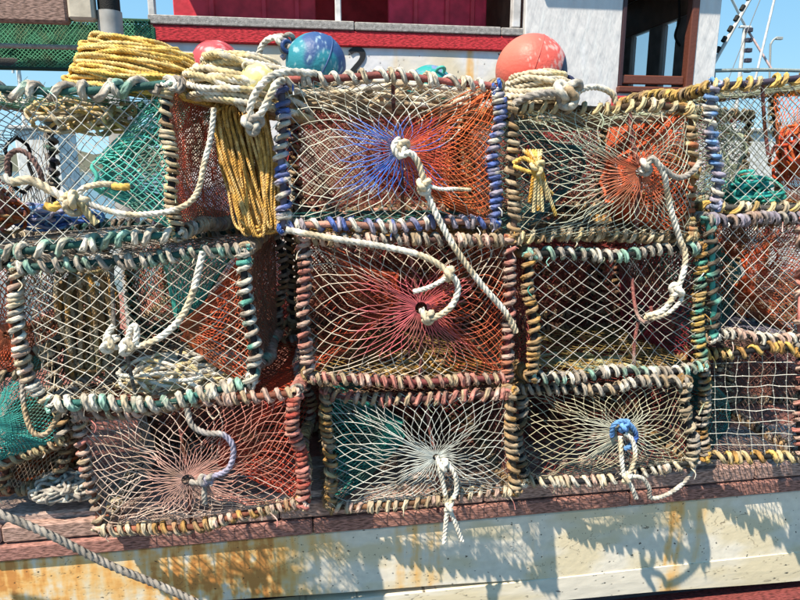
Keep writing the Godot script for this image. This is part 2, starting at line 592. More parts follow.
# ball float: dent(p) and col(p) on a fine sphere, an eye moulded at one end
func ball(a: Acc, c: Vector3, rad: float, axis: Vector3, paint: Callable, lump := 0.012) -> void:
	var b := Basis(Quaternion(Vector3.UP, axis.normalized()))
	var base := a.v.size()
	var nu := 96
	var nv := 64
	for j in nv + 1:
		var ph := PI * j / nv
		for k in nu:
			var th := TAU * k / nu
			var d := Vector3(sin(ph) * cos(th), cos(ph), sin(ph) * sin(th))
			var rr := rad * (1.0 + 0.05 * exp(-pow(ph / 0.3, 2)) + lump * nz.get_noise_3d(d.x * 160, d.y * 160, d.z * 160 + rad * 900))
			a.v.append(c - org + b * d * rr)
			a.n.append(b * d)
			a.c.append(paint.call(d))
	for j in nv:
		for k in nu:
			var k1 := (k + 1) % nu
			var p0 := base + j * nu + k
			var p1 := base + j * nu + k1
			a.i.append_array(PackedInt32Array([p0, p1 + nu, p1, p0, p0 + nu, p1 + nu]))

func buoy(label: String, c: Vector3, rad: float, axis: Vector3, paint: Callable, eyecol: Color) -> Node3D:
	var root := thing("buoy", label, "buoy", c - Vector3(0, rad, 0), "buoys lying on top of the traps")
	var a := Acc.new()
	ball(a, c, rad, axis, paint)
	put(a, "float_body", M.float, root)
	a = Acc.new()
	var ax := axis.normalized()
	var u := ax.cross(Vector3(0.3, 0.2, 1)).normalized()
	var p := PackedVector3Array()
	for k in 17: p.append(c + ax * rad * 1.1 + (ax * cos(TAU * k / 16) + u * sin(TAU * k / 16)) * rad * 0.17)
	tube(a, p, rad * 0.07, 8, PackedColorArray([eyecol]))
	put(a, "rope_eye", M.float, root)
	a = Acc.new()
	p = PackedVector3Array()
	var w := ax.cross(u)
	for k in 49: p.append(c + (u * cos(TAU * k / 48) + w * sin(TAU * k / 48)) * rad * 0.996)
	var sc: Color = paint.call(Vector3(1, 0, 0))
	tube(a, p, 0.0028, 6, PackedColorArray([sc]))
	put(a, "moulding_seam", M.float, root)
	return root

# ---------------------------------------------------------------- materials
func grain(freq: float, size: int, seed: int, oct := 4, strength := 4.0) -> ImageTexture:
	var n := FastNoiseLite.new()
	n.seed = seed
	n.frequency = freq
	n.fractal_octaves = oct
	var im := n.get_seamless_image(size, size)
	im.convert(Image.FORMAT_RGBA8)
	im.bump_map_to_normal_map(strength)
	return ImageTexture.create_from_image(im)

func tex_mul(freq: float, size: int, seed: int, lo: float, hi: float) -> ImageTexture:
	# neutral mottling that multiplies the vertex colour
	var n := FastNoiseLite.new()
	n.seed = seed
	n.frequency = freq
	n.fractal_octaves = 5
	var im := n.get_seamless_image(size, size)
	var o := Image.create(size, size, true, Image.FORMAT_RGB8)
	for y in size:
		for x in size:
			var g := lerpf(lo, hi, im.get_pixel(x, y).r)
			o.set_pixel(x, y, Color(g, g * 0.99, g * 0.97))
	o.generate_mipmaps()
	return ImageTexture.create_from_image(o)

func mat(rough: float, bump: Texture2D = null, amt := 0.6, scale := 4.0, mul: Texture2D = null) -> StandardMaterial3D:
	var m := StandardMaterial3D.new()
	m.vertex_color_use_as_albedo = true
	m.roughness = rough
	m.metallic_specular = 0.4
	if bump or mul:
		m.uv1_triplanar = true
		m.uv1_scale = Vector3.ONE * scale
	if bump:
		m.normal_enabled = true
		m.normal_texture = bump
		m.normal_scale = amt
	if mul: m.albedo_texture = mul
	return m

func make_materials() -> void:
	var fuzz := grain(0.05, 256, 3, 4, 6.0)
	var mott := tex_mul(0.03, 256, 9, 0.35, 1.25)
	M.rope = mat(0.97, fuzz, 1.3, 30.0, tex_mul(0.05, 256, 19, 0.7, 1.2))
	M.twine = mat(0.9)
	M.hose = mat(0.75, fuzz, 0.5, 9.0)
	M.rust = mat(0.9, fuzz, 1.0, 14.0, mott)
	M.float = mat(0.5, fuzz, 0.25, 5.0)
	M.paint = mat(0.6, grain(0.02, 256, 5, 5, 5.0), 0.15, 1.6, tex_mul(0.015, 256, 29, 0.78, 1.1))
	M.wood = mat(0.9, fuzz, 0.4, 5.0, tex_mul(0.05, 256, 59, 0.35, 1.35))
	M.wood.uv1_scale = Vector3(2.2, 14.0, 14.0)
	M.metal = mat(0.5, fuzz, 0.3, 6.0, tex_mul(0.02, 256, 39, 0.7, 1.1))
	M.varnish = mat(0.35, fuzz, 0.15, 3.0)
	M.drip = mat(0.55, grain(0.02, 256, 5, 4, 5.0), 0.3, 1.3, tex_mul(0.015, 256, 29, 0.965, 1.03))
	M.drip.uv1_scale = Vector3(3.2, 0.7, 3.2)
	var gl := StandardMaterial3D.new()
	gl.transparency = BaseMaterial3D.TRANSPARENCY_ALPHA
	gl.albedo_color = Color(0.8, 0.9, 0.95, 0.12)
	gl.roughness = 0.03
	M.glass = gl
	M.concrete = mat(0.95, fuzz, 0.8, 2.0, mott)


func _ready() -> void:
	rng.seed = 20240611
	nz.seed = 7
	nz.frequency = 0.01
	nz.fractal_octaves = 2
	# ------------------------------------------------------------ camera, sky, sun, exposure
	var cam := Camera3D.new()
	cam.position = Vector3(-0.312, 1.08, 1.97)
	cam.rotation_degrees = Vector3(-12.13, -9.0, 0)
	cam.fov = 51.06
	cam.near = 0.05
	cam.far = 3000.0
	add_child(cam)
	cam.current = true
	var env := Environment.new()
	env.background_mode = Environment.BG_SKY
	var sm := ProceduralSkyMaterial.new()
	sm.sky_top_color = Color(0.40, 0.67, 0.88)
	sm.sky_horizon_color = Color(0.72, 0.90, 0.97)
	sm.sky_curve = 0.14
	sm.ground_bottom_color = Color(0.20, 0.26, 0.30)
	sm.ground_horizon_color = Color(0.74, 0.90, 0.98)
	sm.sky_energy_multiplier = 0.82
	var sky := Sky.new()
	sky.sky_material = sm
	env.sky = sky
	env.tonemap_mode = Environment.TONE_MAPPER_LINEAR
	env.tonemap_exposure = 1.88
	env.sdfgi_enabled = true
	env.ssao_enabled = true
	env.ssil_enabled = true
	var we := WorldEnvironment.new()
	we.environment = env
	add_child(we)
	var sun := DirectionalLight3D.new()
	sun.light_energy = 1.6
	sun.light_color = Color(1.0, 0.95, 0.87)
	sun.light_angular_distance = 0.8
	sun.shadow_enabled = true
	add_child(sun)
	sun.look_at_from_position(Vector3.ZERO, Vector3(1.15, -2.6, -1.0), Vector3.UP)
	make_materials()
	build_setting()
	build_boat()
	build_traps()
	build_edge_trap()
	build_back_traps()
	build_heaps()
	build_far()

# ---------------------------------------------------------------- the setting
func sheet(called: String, p: Vector3, q: Vector3, m: Material, col: Color) -> void:
	org = Vector3.ZERO
	var a := Acc.new()
	face(a, [Vector3(p.x, p.y, p.z), Vector3(q.x, p.y, p.z), Vector3(q.x, p.y, q.z), Vector3(p.x, p.y, q.z)], Vector3.UP, col)
	struct(put(a, called, m, self))

func build_setting() -> void:
	var water := StandardMaterial3D.new()
	water.vertex_color_use_as_albedo = true
	water.roughness = 0.12
	water.uv1_triplanar = true
	water.uv1_world_triplanar = true
	water.uv1_scale = Vector3.ONE * 0.25
	water.normal_enabled = true
	water.normal_texture = grain(0.012, 512, 77, 4, 5.0)
	water.normal_scale = 0.5
	sheet("sea", Vector3(-900, -1.6, -1800), Vector3(900, -1.6, 0.32), water, Color(0.03, 0.075, 0.10))
	org = Vector3.ZERO
	var a := Acc.new()
	boxa(a, Vector3(-30, -4.0, 0.32), Vector3(30, -0.78, 14.0), Color(0.27, 0.25, 0.22), 0.03)
	struct(put(a, "quay", M.concrete, self))

# ---------------------------------------------------------------- the boat
func hull_tex(x0: float, x1: float, streaks: Array, w: int, h: int, base: Color) -> StandardMaterial3D:
	var fine := FastNoiseLite.new()
	fine.seed = 51
	fine.frequency = 0.05
	fine.fractal_octaves = 4
	var big := FastNoiseLite.new()
	big.seed = 52
	big.frequency = 0.006
	big.fractal_octaves = 4
	var crack := FastNoiseLite.new()
	crack.seed = 53
	crack.frequency = 0.012
	crack.fractal_octaves = 3
	var im := Image.create(w, h, true, Image.FORMAT_RGB8)
	var bp := Image.create(w, h, false, Image.FORMAT_RGBA8)
	for x in w:
		var wx := lerpf(x0, x1, float(x) / w)
		var st := 0.0
		for s in streaks:
			var d: float = (wx - s[0]) / s[1]
			st += s[2] * exp(-d * d)
		for y in h:
			var g := fine.get_noise_2d(x, y)
			var b := big.get_noise_2d(x, y * 1.6)
			var run := fine.get_noise_2d(x * 1.1, y * 0.12 + 700)       # vertical runs
			var c := base * (1.0 + 0.06 * g + 0.05 * b)
			c = c.lerp(Color(0.80, 0.74, 0.60), clampf(0.28 + b * 1.4, 0, 0.7))
			var ru := clampf(st * (0.75 + 0.9 * run + 0.5 * b + 0.3 * g), 0.0, 1.0)
			c = c.lerp(Color(0.87, 0.65, 0.35), smoothstep(0.05, 0.8, ru) * 0.85)
			c = c.lerp(Color(0.69, 0.42, 0.19), smoothstep(0.6, 1.2, ru) * 0.8)
			var ck := absf(crack.get_noise_2d(x * 0.8, y * 1.5))
			var hgt := 0.6 + 0.14 * g
			if ck < 0.005 and b > 0.06:
				c = c.lerp(Color(0.25, 0.20, 0.15), 0.5)
				hgt -= 0.2
			if fine.get_noise_2d(x * 1.7 + 4000, y * 1.7) > 0.60:           # chips in the paint
				c = Color(0.10, 0.09, 0.08)
				hgt -= 0.3
			im.set_pixel(x, y, c)
			bp.set_pixel(x, y, Color(hgt, hgt, hgt))
	im.generate_mipmaps()
	bp.bump_map_to_normal_map(2.0)
	var m := StandardMaterial3D.new()
	m.albedo_texture = ImageTexture.create_from_image(im)
	m.normal_enabled = true
	m.normal_texture = ImageTexture.create_from_image(bp)
	m.normal_scale = 0.8
	m.roughness = 0.6
	return m

# plank of the hull side: front face at depth z, following the sheer
func strake(parent: Node, called: String, x0: float, x1: float, ytop: float, ybot: float, z: float, slope: float, m: Material, u0: float, u1: float) -> void:
	var st := SurfaceTool.new()
	st.begin(Mesh.PRIMITIVE_TRIANGLES)
	var n := 60
	# profile from the top back edge round to the bottom back edge, rounded arrises
	var prof := [Vector2(z - 0.05, 0.0), Vector2(z - 0.006, 0.0), Vector2(z, 0.02), Vector2(z + 0.001, 0.5), Vector2(z, 0.98), Vector2(z - 0.006, 1.0), Vector2(z - 0.05, 1.0)]
	for k in n:
		for j in prof.size() - 1:
			var quad := []
			for cr in [[k, j], [k + 1, j], [k + 1, j + 1], [k, j + 1]]:
				var x := lerpf(x0, x1, float(cr[0]) / n)
				var pf: Vector2 = prof[cr[1]]
				var yt := ytop
				var yb := ybot + slope * (x - 0.44)
				quad.append([Vector3(x, lerpf(yt, yb, pf.y) + 0.002 * sin(x * 7.0) * (1 if cr[1] > 2 else 0), pf.x + 0.002 * sin(x * 3.1)) - org, Vector2(u0 + (u1 - u0) * cr[0] / n, pf.y)])
			for t in [0, 1, 2, 0, 2, 3]:
				st.set_uv(quad[t][1])
				st.set_smooth_group(-1)
				st.add_vertex(quad[t][0])
	st.generate_normals()
	st.generate_tangents()
	var o := MeshInstance3D.new()
	o.mesh = st.commit()
	o.material_override = m
	o.name = called
	parent.add_child(o, true)

func build_boat() -> void:
	var boat := thing("fishing_boat", "white wooden fishing boat with red trim and rust streaks carrying the traps", "boat", Vector3(0.3, -1.6, -2.0))
	var streaks := [[-1.45, 0.42, 1.0], [-0.75, 0.20, 1.05], [-0.50, 0.10, 0.9], [-0.28, 0.12, 0.4], [0.05, 0.07, 0.55], [0.16, 0.04, 0.4], [0.55, 0.03, 0.25], [1.16, 0.045, 0.75], [1.28, 0.03, 0.4], [2.0, 0.1, 0.6]]
	var hm := hull_tex(-2.4, 2.8, streaks, 2048, 160, Color(0.87, 0.84, 0.78))
	var hm2 := hull_tex(-2.4, 2.8, [[-1.4, 0.5, 1.0], [-0.6, 0.2, 0.8], [1.16, 0.05, 0.7]], 1024, 64, Color(0.85, 0.82, 0.76))
	strake(boat, "hull_plank", -2.4, 2.8, -0.258, -0.545, -0.150, -0.037, hm, 0, 1)
	strake(boat, "hull_plank", -2.4, 2.8, -0.549, -0.645, -0.146, -0.037, hm2, 0, 1)
	# hull below the white, out of sight except for a sliver
	solid(boat, "rubbing_strake", Vector3(-2.4, -0.88, -0.26), Vector3(2.8, -0.738, -0.12), M.wood, Color(0.20, 0.05, 0.045), 0.02)
	solid(boat, "hull_side", Vector3(-2.4, -1.9, -0.30), Vector3(2.8, -0.17, -0.215), M.paint, Color(0.05, 0.05, 0.06))
	solid(boat, "hull_side", Vector3(-2.4, -1.9, -4.3), Vector3(2.8, -0.15, -4.2), M.paint, Color(0.05, 0.05, 0.06))
	# gunwale: capping planks, a lower covering board and a face board, worn pink-red paint on wood
	var zs := [-0.46, -0.36, -0.262, -0.165]
	var plank := func(called: String, y0: float, y1: float, za: float, zb: float, cuts: Array, col: Color) -> void:
		var xa := -2.4
		for cx in cuts + [2.8]:
			var g := rng.randf_range(0.88, 1.1)
			solid(boat, called, Vector3(xa, y0, za), Vector3(cx - 0.004, y1 - rng.randf_range(0, 0.002), zb), M.wood, Color(col.r * g, col.g * g, col.b * g), 0.007)
			xa = cx
	for k in 3:
		plank.call("gunwale_plank", -0.15, -0.096 - 0.002 * (k % 2), zs[k], zs[k + 1] - 0.005, [[-1.62, -0.1, 1.3], [-1.18, 0.5, 1.9], [-0.93, 0.2, 1.6]][k], [Color(0.47, 0.36, 0.32), Color(0.53, 0.40, 0.35), Color(0.48, 0.35, 0.31)][k])
	plank.call("covering_board", -0.184, -0.120, -0.26, -0.138, [-1.35, -0.42, 0.35, 1.5], Color(0.46, 0.30, 0.26))
	plank.call("face_board", -0.248, -0.188, -0.24, -0.128, [-1.4, -0.3, 0.95], Color(0.38, 0.19, 0.16))
	solid(boat, "deck", Vector3(-2.4, -0.16, -4.2), Vector3(2.8, -0.10, -0.47), M.wood, Color(0.34, 0.14, 0.11))
	# deckhouse
	var wallc := Color(0.62, 0.63, 0.66)
	var z := -2.2
	var dw := hull_tex(-1.16, 1.135, [[0.820, 0.045, 0.75], [0.316, 0.02, 0.35], [1.143, 0.02, 0.3]], 512, 384, Color(0.84, 0.84, 0.85))
	strake(boat, "deckhouse_wall", -1.16, 1.135, 1.80, -0.10, z, 0.0, dw, 0, 1)
	var stripe := solid(boat, "trim_board", Vector3(-1.16, 1.802, z - 0.05), Vector3(1.15, 1.893, z + 0.022), M.wood, Color(0.60, 0.045, 0.06), 0.006)
	stripe.set_meta("label", "red painted trim board")
	var lx := [-1.16, 0.06, 1.0, 1.15]
	for k in 3:
		solid(boat, "window_ledge", Vector3(lx[k] + 0.002, 1.895, z - 0.06), Vector3(lx[k + 1] - 0.002, 1.947 - 0.003 * k, z + 0.03), M.metal, Color(0.36, 0.35, 0.35), 0.005)
	solid(boat, "side_wall", Vector3(-1.16, -0.10, -3.4), Vector3(-1.10, 1.893, z - 0.065), M.paint, wallc)
	solid(boat, "back_panel", Vector3(-1.16, -0.10, -3.46), Vector3(1.14, 2.7, -3.405), M.paint, Color(0.62, 0.04, 0.06))
	solid(boat, "deckhouse_roof", Vector3(-1.2, 2.62, -3.5), Vector3(1.12, 2.70, z + 0.14), M.paint, wallc)
	solid(boat, "red_panel", Vector3(0.33, 1.75, -2.62), Vector3(1.02, 2.61, -2.58), M.paint, Color(0.74, 0.04, 0.09))
	solid(boat, "red_panel", Vector3(-1.095, 1.75, -2.72), Vector3(-0.16, 2.61, -2.68), M.paint, Color(0.66, 0.04, 0.07))
	for bx in [-0.86, -0.52, -0.3, 0.5, 0.72, 0.9]:
		solid(boat, "batten", Vector3(bx, 1.76, -2.675 if bx < 0 else -2.575), Vector3(bx + 0.03, 2.6, -2.66 if bx < 0 else -2.56), M.paint, Color(0.66, 0.05, 0.08), 0.004)
	solid(boat, "post", Vector3(-0.055, 1.948, z - 0.05), Vector3(-0.018, 2.62, z - 0.01), M.paint, Color(0.7, 0.7, 0.72))
	solid(boat, "post", Vector3(1.08, 1.948, z - 0.05), Vector3(1.134, 2.62, z + 0.01), M.paint, Color(0.6, 0.6, 0.62))
	solid(boat, "post", Vector3(-1.16, 1.948, z - 0.05), Vector3(-1.12, 2.62, z - 0.005), M.paint, Color(0.6, 0.6, 0.62))
	var dig := TextMesh.new()
	var fnt := SystemFont.new()
	fnt.font_names = PackedStringArray(["Droid Sans"])
	fnt.font_weight = 700
	dig.font = fnt
	dig.text = "2"
	dig.font_size = 64
	dig.pixel_size = 0.0036
	dig.depth = 0.006
	var dm := StandardMaterial3D.new()
	dm.albedo_color = Color(0.07, 0.07, 0.08)
	dm.roughness = 0.6
	var dg := MeshInstance3D.new()
	dg.mesh = dig
	dg.material_override = dm
	dg.name = "numeral"
	boat.add_child(dg)
	dg.position = Vector3(0.074, 1.713, -2.194) - boat.position
	# wheelhouse
	var w0 := 1.16
	var w1 := 2.53
	var wz := -2.17
	var wb := 1.595
	var o0 := 1.825
	var o1 := 2.36
	solid(boat, "wheelhouse_wall", Vector3(w0, -0.10, wz - 0.07), Vector3(o0, 2.45, wz), M.drip, wallc)
	solid(boat, "wheelhouse_wall", Vector3(o1, -0.10, wz - 0.07), Vector3(w1, 2.45, wz), M.drip, wallc)
	solid(boat, "wheelhouse_wall", Vector3(o0 + 0.002, -0.10, wz - 0.068), Vector3(o1 - 0.002, wb - 0.04, wz - 0.002), M.drip, wallc)
	var sx0 := w1 - 0.05
	var sx1 := w1 - 0.002
	solid(boat, "side_wall", Vector3(sx0, -0.10, -3.9), Vector3(sx1, 1.64, wz - 0.072), M.drip, wallc)
	solid(boat, "side_wall", Vector3(sx0, 2.131, -3.9), Vector3(sx1, 2.45, wz - 0.072), M.drip, wallc)
	var wzs := [-3.9, -3.25, -2.975, -2.785, -2.60, wz - 0.072]
	for k in 3:
		solid(boat, "mullion", Vector3(sx0 - 0.01, 1.642, wzs[k * 2] + 0.001), Vector3(sx1 - 0.004, 2.129, wzs[k * 2 + 1]), M.paint, Color(0.20, 0.17, 0.16))
	for k in 2:
		solid(boat, "window_pane", Vector3(sx0 + 0.02, 1.642, wzs[k * 2 + 1] + 0.001), Vector3(sx0 + 0.025, 2.129, wzs[k * 2 + 2] - 0.001), M.glass, Color.WHITE, 0.0)
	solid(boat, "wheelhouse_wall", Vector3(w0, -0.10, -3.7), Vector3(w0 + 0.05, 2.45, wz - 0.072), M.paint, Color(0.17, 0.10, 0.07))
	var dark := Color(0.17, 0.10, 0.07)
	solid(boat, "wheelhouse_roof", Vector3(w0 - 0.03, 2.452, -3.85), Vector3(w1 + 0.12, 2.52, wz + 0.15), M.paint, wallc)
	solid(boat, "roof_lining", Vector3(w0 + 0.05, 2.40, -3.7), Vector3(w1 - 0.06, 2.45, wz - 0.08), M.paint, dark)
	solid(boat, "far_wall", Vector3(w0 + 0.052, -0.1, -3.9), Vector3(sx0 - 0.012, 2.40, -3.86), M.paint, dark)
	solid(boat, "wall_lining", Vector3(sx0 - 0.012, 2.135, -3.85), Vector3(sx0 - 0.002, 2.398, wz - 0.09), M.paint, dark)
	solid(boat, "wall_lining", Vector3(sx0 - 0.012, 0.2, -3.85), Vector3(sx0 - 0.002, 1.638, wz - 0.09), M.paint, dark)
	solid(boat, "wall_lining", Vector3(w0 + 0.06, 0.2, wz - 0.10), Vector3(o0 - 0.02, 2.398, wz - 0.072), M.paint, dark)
	pipe(boat, "hanging_cable", [Vector3(2.416, 2.234, -2.500), Vector3(2.430, 2.101, -2.500), Vector3(2.409, 1.992, -2.500), Vector3(2.455, 1.925, -2.500)], 0.008, M.hose, BLACK)
	# varnished window frame
	var fr := Color(0.13, 0.045, 0.03)
	var wf := solid(boat, "window_frame", Vector3(o0 - 0.012, wb - 0.038, wz - 0.05), Vector3(o1 + 0.03, wb, wz + 0.035), M.varnish, fr, 0.006)
	solid(wf, "sash_rail", Vector3(o0 + 0.03, 1.616, wz - 0.045), Vector3(o1 - 0.05, 1.673, wz - 0.012), M.varnish, fr)
	solid(wf, "stile", Vector3(o0 - 0.002, wb + 0.001, wz - 0.055), Vector3(o0 + 0.028, 2.398, wz + 0.008), M.varnish, Color(0.05, 0.025, 0.03))
	solid(wf, "stile", Vector3(o1 - 0.048, wb + 0.001, wz - 0.055), Vector3(o1 + 0.006, 2.398, wz + 0.012), M.varnish, fr)
	solid(boat, "red_sill", Vector3(w0 + 0.62, wb - 0.16, wz + 0.002), Vector3(o1 - 0.02, wb - 0.062, wz + 0.03), M.wood, Color(0.60, 0.045, 0.06))
	# guard rail to the right of the wheelhouse
	pipe(boat, "guard_rail", [Vector3(2.547, 1.728, -2.300), Vector3(2.968, 1.744, -2.300), Vector3(3.370, 1.746, -2.300), Vector3(4.823, 1.748, -2.300)], 0.013, M.metal, Color(0.30, 0.36, 0.36))
	var gp := Vector3(2.609, 1.729, -2.300)
	pipe(boat, "rail_post", [gp, Vector3(gp.x, -0.1, gp.z)], 0.013, M.metal, Color(0.42, 0.45, 0.45))
	gp = Vector3(4.122, 1.748, -2.300)
	pipe(boat, "rail_post", [gp, Vector3(gp.x, -0.1, gp.z)], 0.013, M.metal, Color(0.42, 0.45, 0.45))
	# gantry over the stern, top left of the picture
	var gz := -1.5
	solid(boat, "gantry_beam", Vector3(-2.3, 1.752, gz - 0.06), Vector3(-1.391, 1.752 + 0.22, gz), M.wood, Color(0.34, 0.22, 0.19), 0.012)
	solid(boat, "gantry_bracket", Vector3(-1.386, 1.769, gz - 0.06), Vector3(-1.267, 1.769 + 0.22, gz + 0.01), M.paint, Color(0.55, 0.50, 0.42), 0.012)
	var q := Vector3(-1.212, 1.692, -1.560)
	pipe(boat, "gantry_post", [Vector3(q.x, -0.1, q.z), Vector3(q.x, 1.823, q.z)], 0.058, M.paint, Color(0.40, 0.40, 0.40), 20)
	pipe(boat, "post_collar", [Vector3(q.x, 1.823 + 0.001, q.z), Vector3(q.x, 1.823 + 0.3, q.z)], 0.052, M.hose, BLACK, 20)
	pipe(boat, "gantry_stay", [Vector3(-2.3, 1.659, -1.62), Vector3(-1.337, 1.661, -1.620)], 0.012, M.metal, Color(0.34, 0.31, 0.29))
	solid(boat, "gantry_stay", Vector3(-2.3, 1.568, -1.74), Vector3(-1.711, 1.617, -1.70), M.hose, Color(0.04, 0.04, 0.04))

func build_tarp() -> void:
	# dark green net bundle hung under the gantry beam
	var root := thing("green_net", "dark green fishing net hung below the brown beam at top left", "fishing net", Vector3(-1.517, 1.562, -1.700))
	var a := Acc.new()
	var x0 := -2.3
	var x1: float = -1.059
	var y0: float = 1.567
	var y1: float = 1.815
	for layer in 3:
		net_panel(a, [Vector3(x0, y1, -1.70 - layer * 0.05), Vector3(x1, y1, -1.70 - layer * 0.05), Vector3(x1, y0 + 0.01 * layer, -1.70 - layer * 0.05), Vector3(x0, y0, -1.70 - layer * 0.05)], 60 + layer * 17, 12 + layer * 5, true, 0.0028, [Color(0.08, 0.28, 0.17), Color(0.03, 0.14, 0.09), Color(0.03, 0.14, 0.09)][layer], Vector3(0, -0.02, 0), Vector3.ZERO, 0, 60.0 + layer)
	put(a, "mesh", M.twine, root)
	a = Acc.new()
	tube(a, PackedVector3Array([Vector3(x0, y1 + 0.005, -1.74), Vector3(x1, y1 + 0.005, -1.74)]), 0.012, 8, PackedColorArray([Color(0.03, 0.08, 0.05)]))
	put(a, "head_rope", M.rope, root)
	a = Acc.new()
	tube(a, PackedVector3Array([Vector3(x0, y0, -1.70), Vector3(x1, y0, -1.70)]), 0.008, 8, PackedColorArray([Color(0.02, 0.05, 0.04)]))
	put(a, "foot_rope", M.rope, root)
	a = Acc.new()
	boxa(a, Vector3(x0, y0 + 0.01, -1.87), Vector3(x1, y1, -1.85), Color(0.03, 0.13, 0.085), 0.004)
	put(a, "folded_net", M.rope, root)

# ---------------------------------------------------------------- the stack of traps
func build_traps() -> void:
	var g := "lobster traps stacked on the gunwale"
	var wt := [WHITE, WHITE * 1.1, CREAM]
	# ---- column under the blue buoy
	trap("lobster_trap", "trap with blue and white corner ropes, blue gathered net and orange funnel", g, {
		f = [Vector3(-0.357, 1.324, 0.000), Vector3(0.304, 1.319, 0.000), Vector3(0.309, 0.896, 0.000), Vector3(-0.362, 0.896, 0.000)], off = Vector3(0.0, 0.0, 0),
		bow = [Vector3(0, 0.022, 0), Vector3.ZERO, Vector3(0, 0.0, 0), Vector3.ZERO],
		pal = [[CREAM, WHITE, WHITE, CREAM], [BLUE, LILAC, BLUE, WHITE, BLUE], [WHITE, LILAC, BLUE, WHITE], [LILAC, WHITE, BLUE, LILAC, WHITE]],
		hoses = [Color(0.28, 0.08, 0.07), Color(0.10, 0.10, 0.2), Color(0.32, 0.16, 0.12), Color(0.12, 0.10, 0.14)],
		pitches = [1.35, 0.75, 1.1, 1.0],
		side = [BEIGE, TAN, GREY], back = [TAN, RUST],
		front = {kind = "gather", c = Vector3(-0.002, 1.125, 0.030), ca = Color(0.62, 0.60, 0.50), cb = Color(0.07, 0.19, 0.66), split = 0.55, rc = 0.014, zones = [{from = 0.52, to = 1.28, n = 40, rows = 10}, {from = 0.27, to = 0.53, n = 78, rows = 17, ca = Color(0.66, 0.15, 0.05), cb = Color(0.60, 0.10, 0.06)}]},
		right = {c = Vector3(0.035, 1.121, -0.060), rc = 0.03, ca = Color(0.66, 0.15, 0.05), n = 84, rows = 20, ring = false},
		endcol = MAROON,
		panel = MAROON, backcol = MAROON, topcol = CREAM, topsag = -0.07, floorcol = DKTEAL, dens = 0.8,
		prop = [[Vector3(-0.018, 1.345, -0.020), Vector3(-0.014, 1.246, -0.030), Vector3(0.008, 1.141, -0.010)], [Vector3(0.008, 1.126, -0.010), Vector3(0.010, 1.003, -0.020), Vector3(0.016, 0.889, -0.020)]],
		ties = [
			{p = [Vector3(-0.010, 1.157, 0.045), Vector3(-0.028, 1.133, 0.060), Vector3(-0.013, 1.106, 0.065), Vector3(0.021, 1.115, 0.062), Vector3(0.046, 1.086, 0.060), Vector3(0.065, 1.035, 0.055), Vector3(0.079, 0.987, 0.050), Vector3(0.151, 0.850, 0.050), Vector3(0.248, 0.717, 0.040), Vector3(0.345, 0.607, 0.035), Vector3(0.387, 0.535, 0.030)], r = 0.0105, knots = [[Vector3(-0.005, 1.133, 0.050), 0.022], [Vector3(0.066, 1.017, 0.055), 0.022]]},
			{p = [Vector3(0.069, 1.023, 0.055), Vector3(0.115, 1.008, 0.060), Vector3(0.166, 1.008, 0.055), Vector3(0.215, 1.004, 0.050)], r = 0.006}],
	})
	trap("lobster_trap", "trap with pink corner ropes and net gathered to a red centre, mid-height", g, {
		f = [Vector3(-0.305, 0.858, 0.000), Vector3(0.361, 0.840, 0.000), Vector3(0.372, 0.368, 0.000), Vector3(-0.297, 0.401, 0.000)],
		bow = [Vector3(0, 0.0, 0), Vector3.ZERO, Vector3(0, -0.022, 0), Vector3.ZERO],
		pal = [[GREY, BEIGE, PALEPINK, GREY], [PINK, PALEPINK * 0.8, PINK, RUST * 2.0], [PALEPINK, PINK, BEIGE, PALEPINK], [BEIGE, PALEPINK * 0.8, PINK * 0.9, PALEPINK, PINK]],
		hoses = [Color(0.10, 0.05, 0.04), Color(0.14, 0.03, 0.03), Color(0.12, 0.03, 0.03), Color(0.08, 0.04, 0.04)],
		side = [TAN, BEIGE * 0.6], back = [TAN, RUST],
		front = {kind = "gather", c = Vector3(0.065, 0.628, 0.025), ca = Color(0.60, 0.50, 0.40), cb = Color(0.58, 0.13, 0.15), split = 0.48, rc = 0.02, zones = [{from = 0.55, to = 1.27, n = 46, rows = 11}, {from = 0.26, to = 0.36, n = 46, rows = 11}, {from = 0.36, to = 0.56, n = 60, rows = 14, ca = Color(0.60, 0.15, 0.07), cb = Color(0.56, 0.12, 0.12)}]},
		right = {c = Vector3(0.127, 0.626, -0.100), rc = 0.05, ca = Color(0.50, 0.085, 0.035), n = 46, rows = 13},
		left = {c = Vector3(0.017, 0.641, -0.220), rc = 0.06, ca = Color(0.42, 0.07, 0.03), n = 48, rows = 13},
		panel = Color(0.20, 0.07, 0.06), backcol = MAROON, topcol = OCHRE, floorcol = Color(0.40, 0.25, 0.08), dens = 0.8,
		prop = [[Vector3(0.029, 0.844, -0.020), Vector3(0.051, 0.727, -0.030), Vector3(0.063, 0.649, 0.000)], [Vector3(0.073, 0.588, 0.000), Vector3(0.075, 0.473, -0.020), Vector3(0.072, 0.367, -0.020)]],
		ties = [{p = [Vector3(-0.355, 0.888, 0.035), Vector3(-0.224, 0.862, 0.045), Vector3(-0.055, 0.832, 0.050), Vector3(0.071, 0.798, 0.055), Vector3(0.151, 0.743, 0.060), Vector3(0.177, 0.698, 0.062), Vector3(0.159, 0.642, 0.060), Vector3(0.115, 0.607, 0.055), Vector3(0.077, 0.600, 0.050), Vector3(0.061, 0.633, 0.045)], r = 0.0105, knots = [[Vector3(0.147, 0.743, 0.060), 0.02], [Vector3(0.083, 0.603, 0.050), 0.02]]},
			{p = [Vector3(0.146, 0.738, 0.065), Vector3(0.093, 0.706, 0.060), Vector3(0.034, 0.687, 0.050)], r = 0.008}],
	})
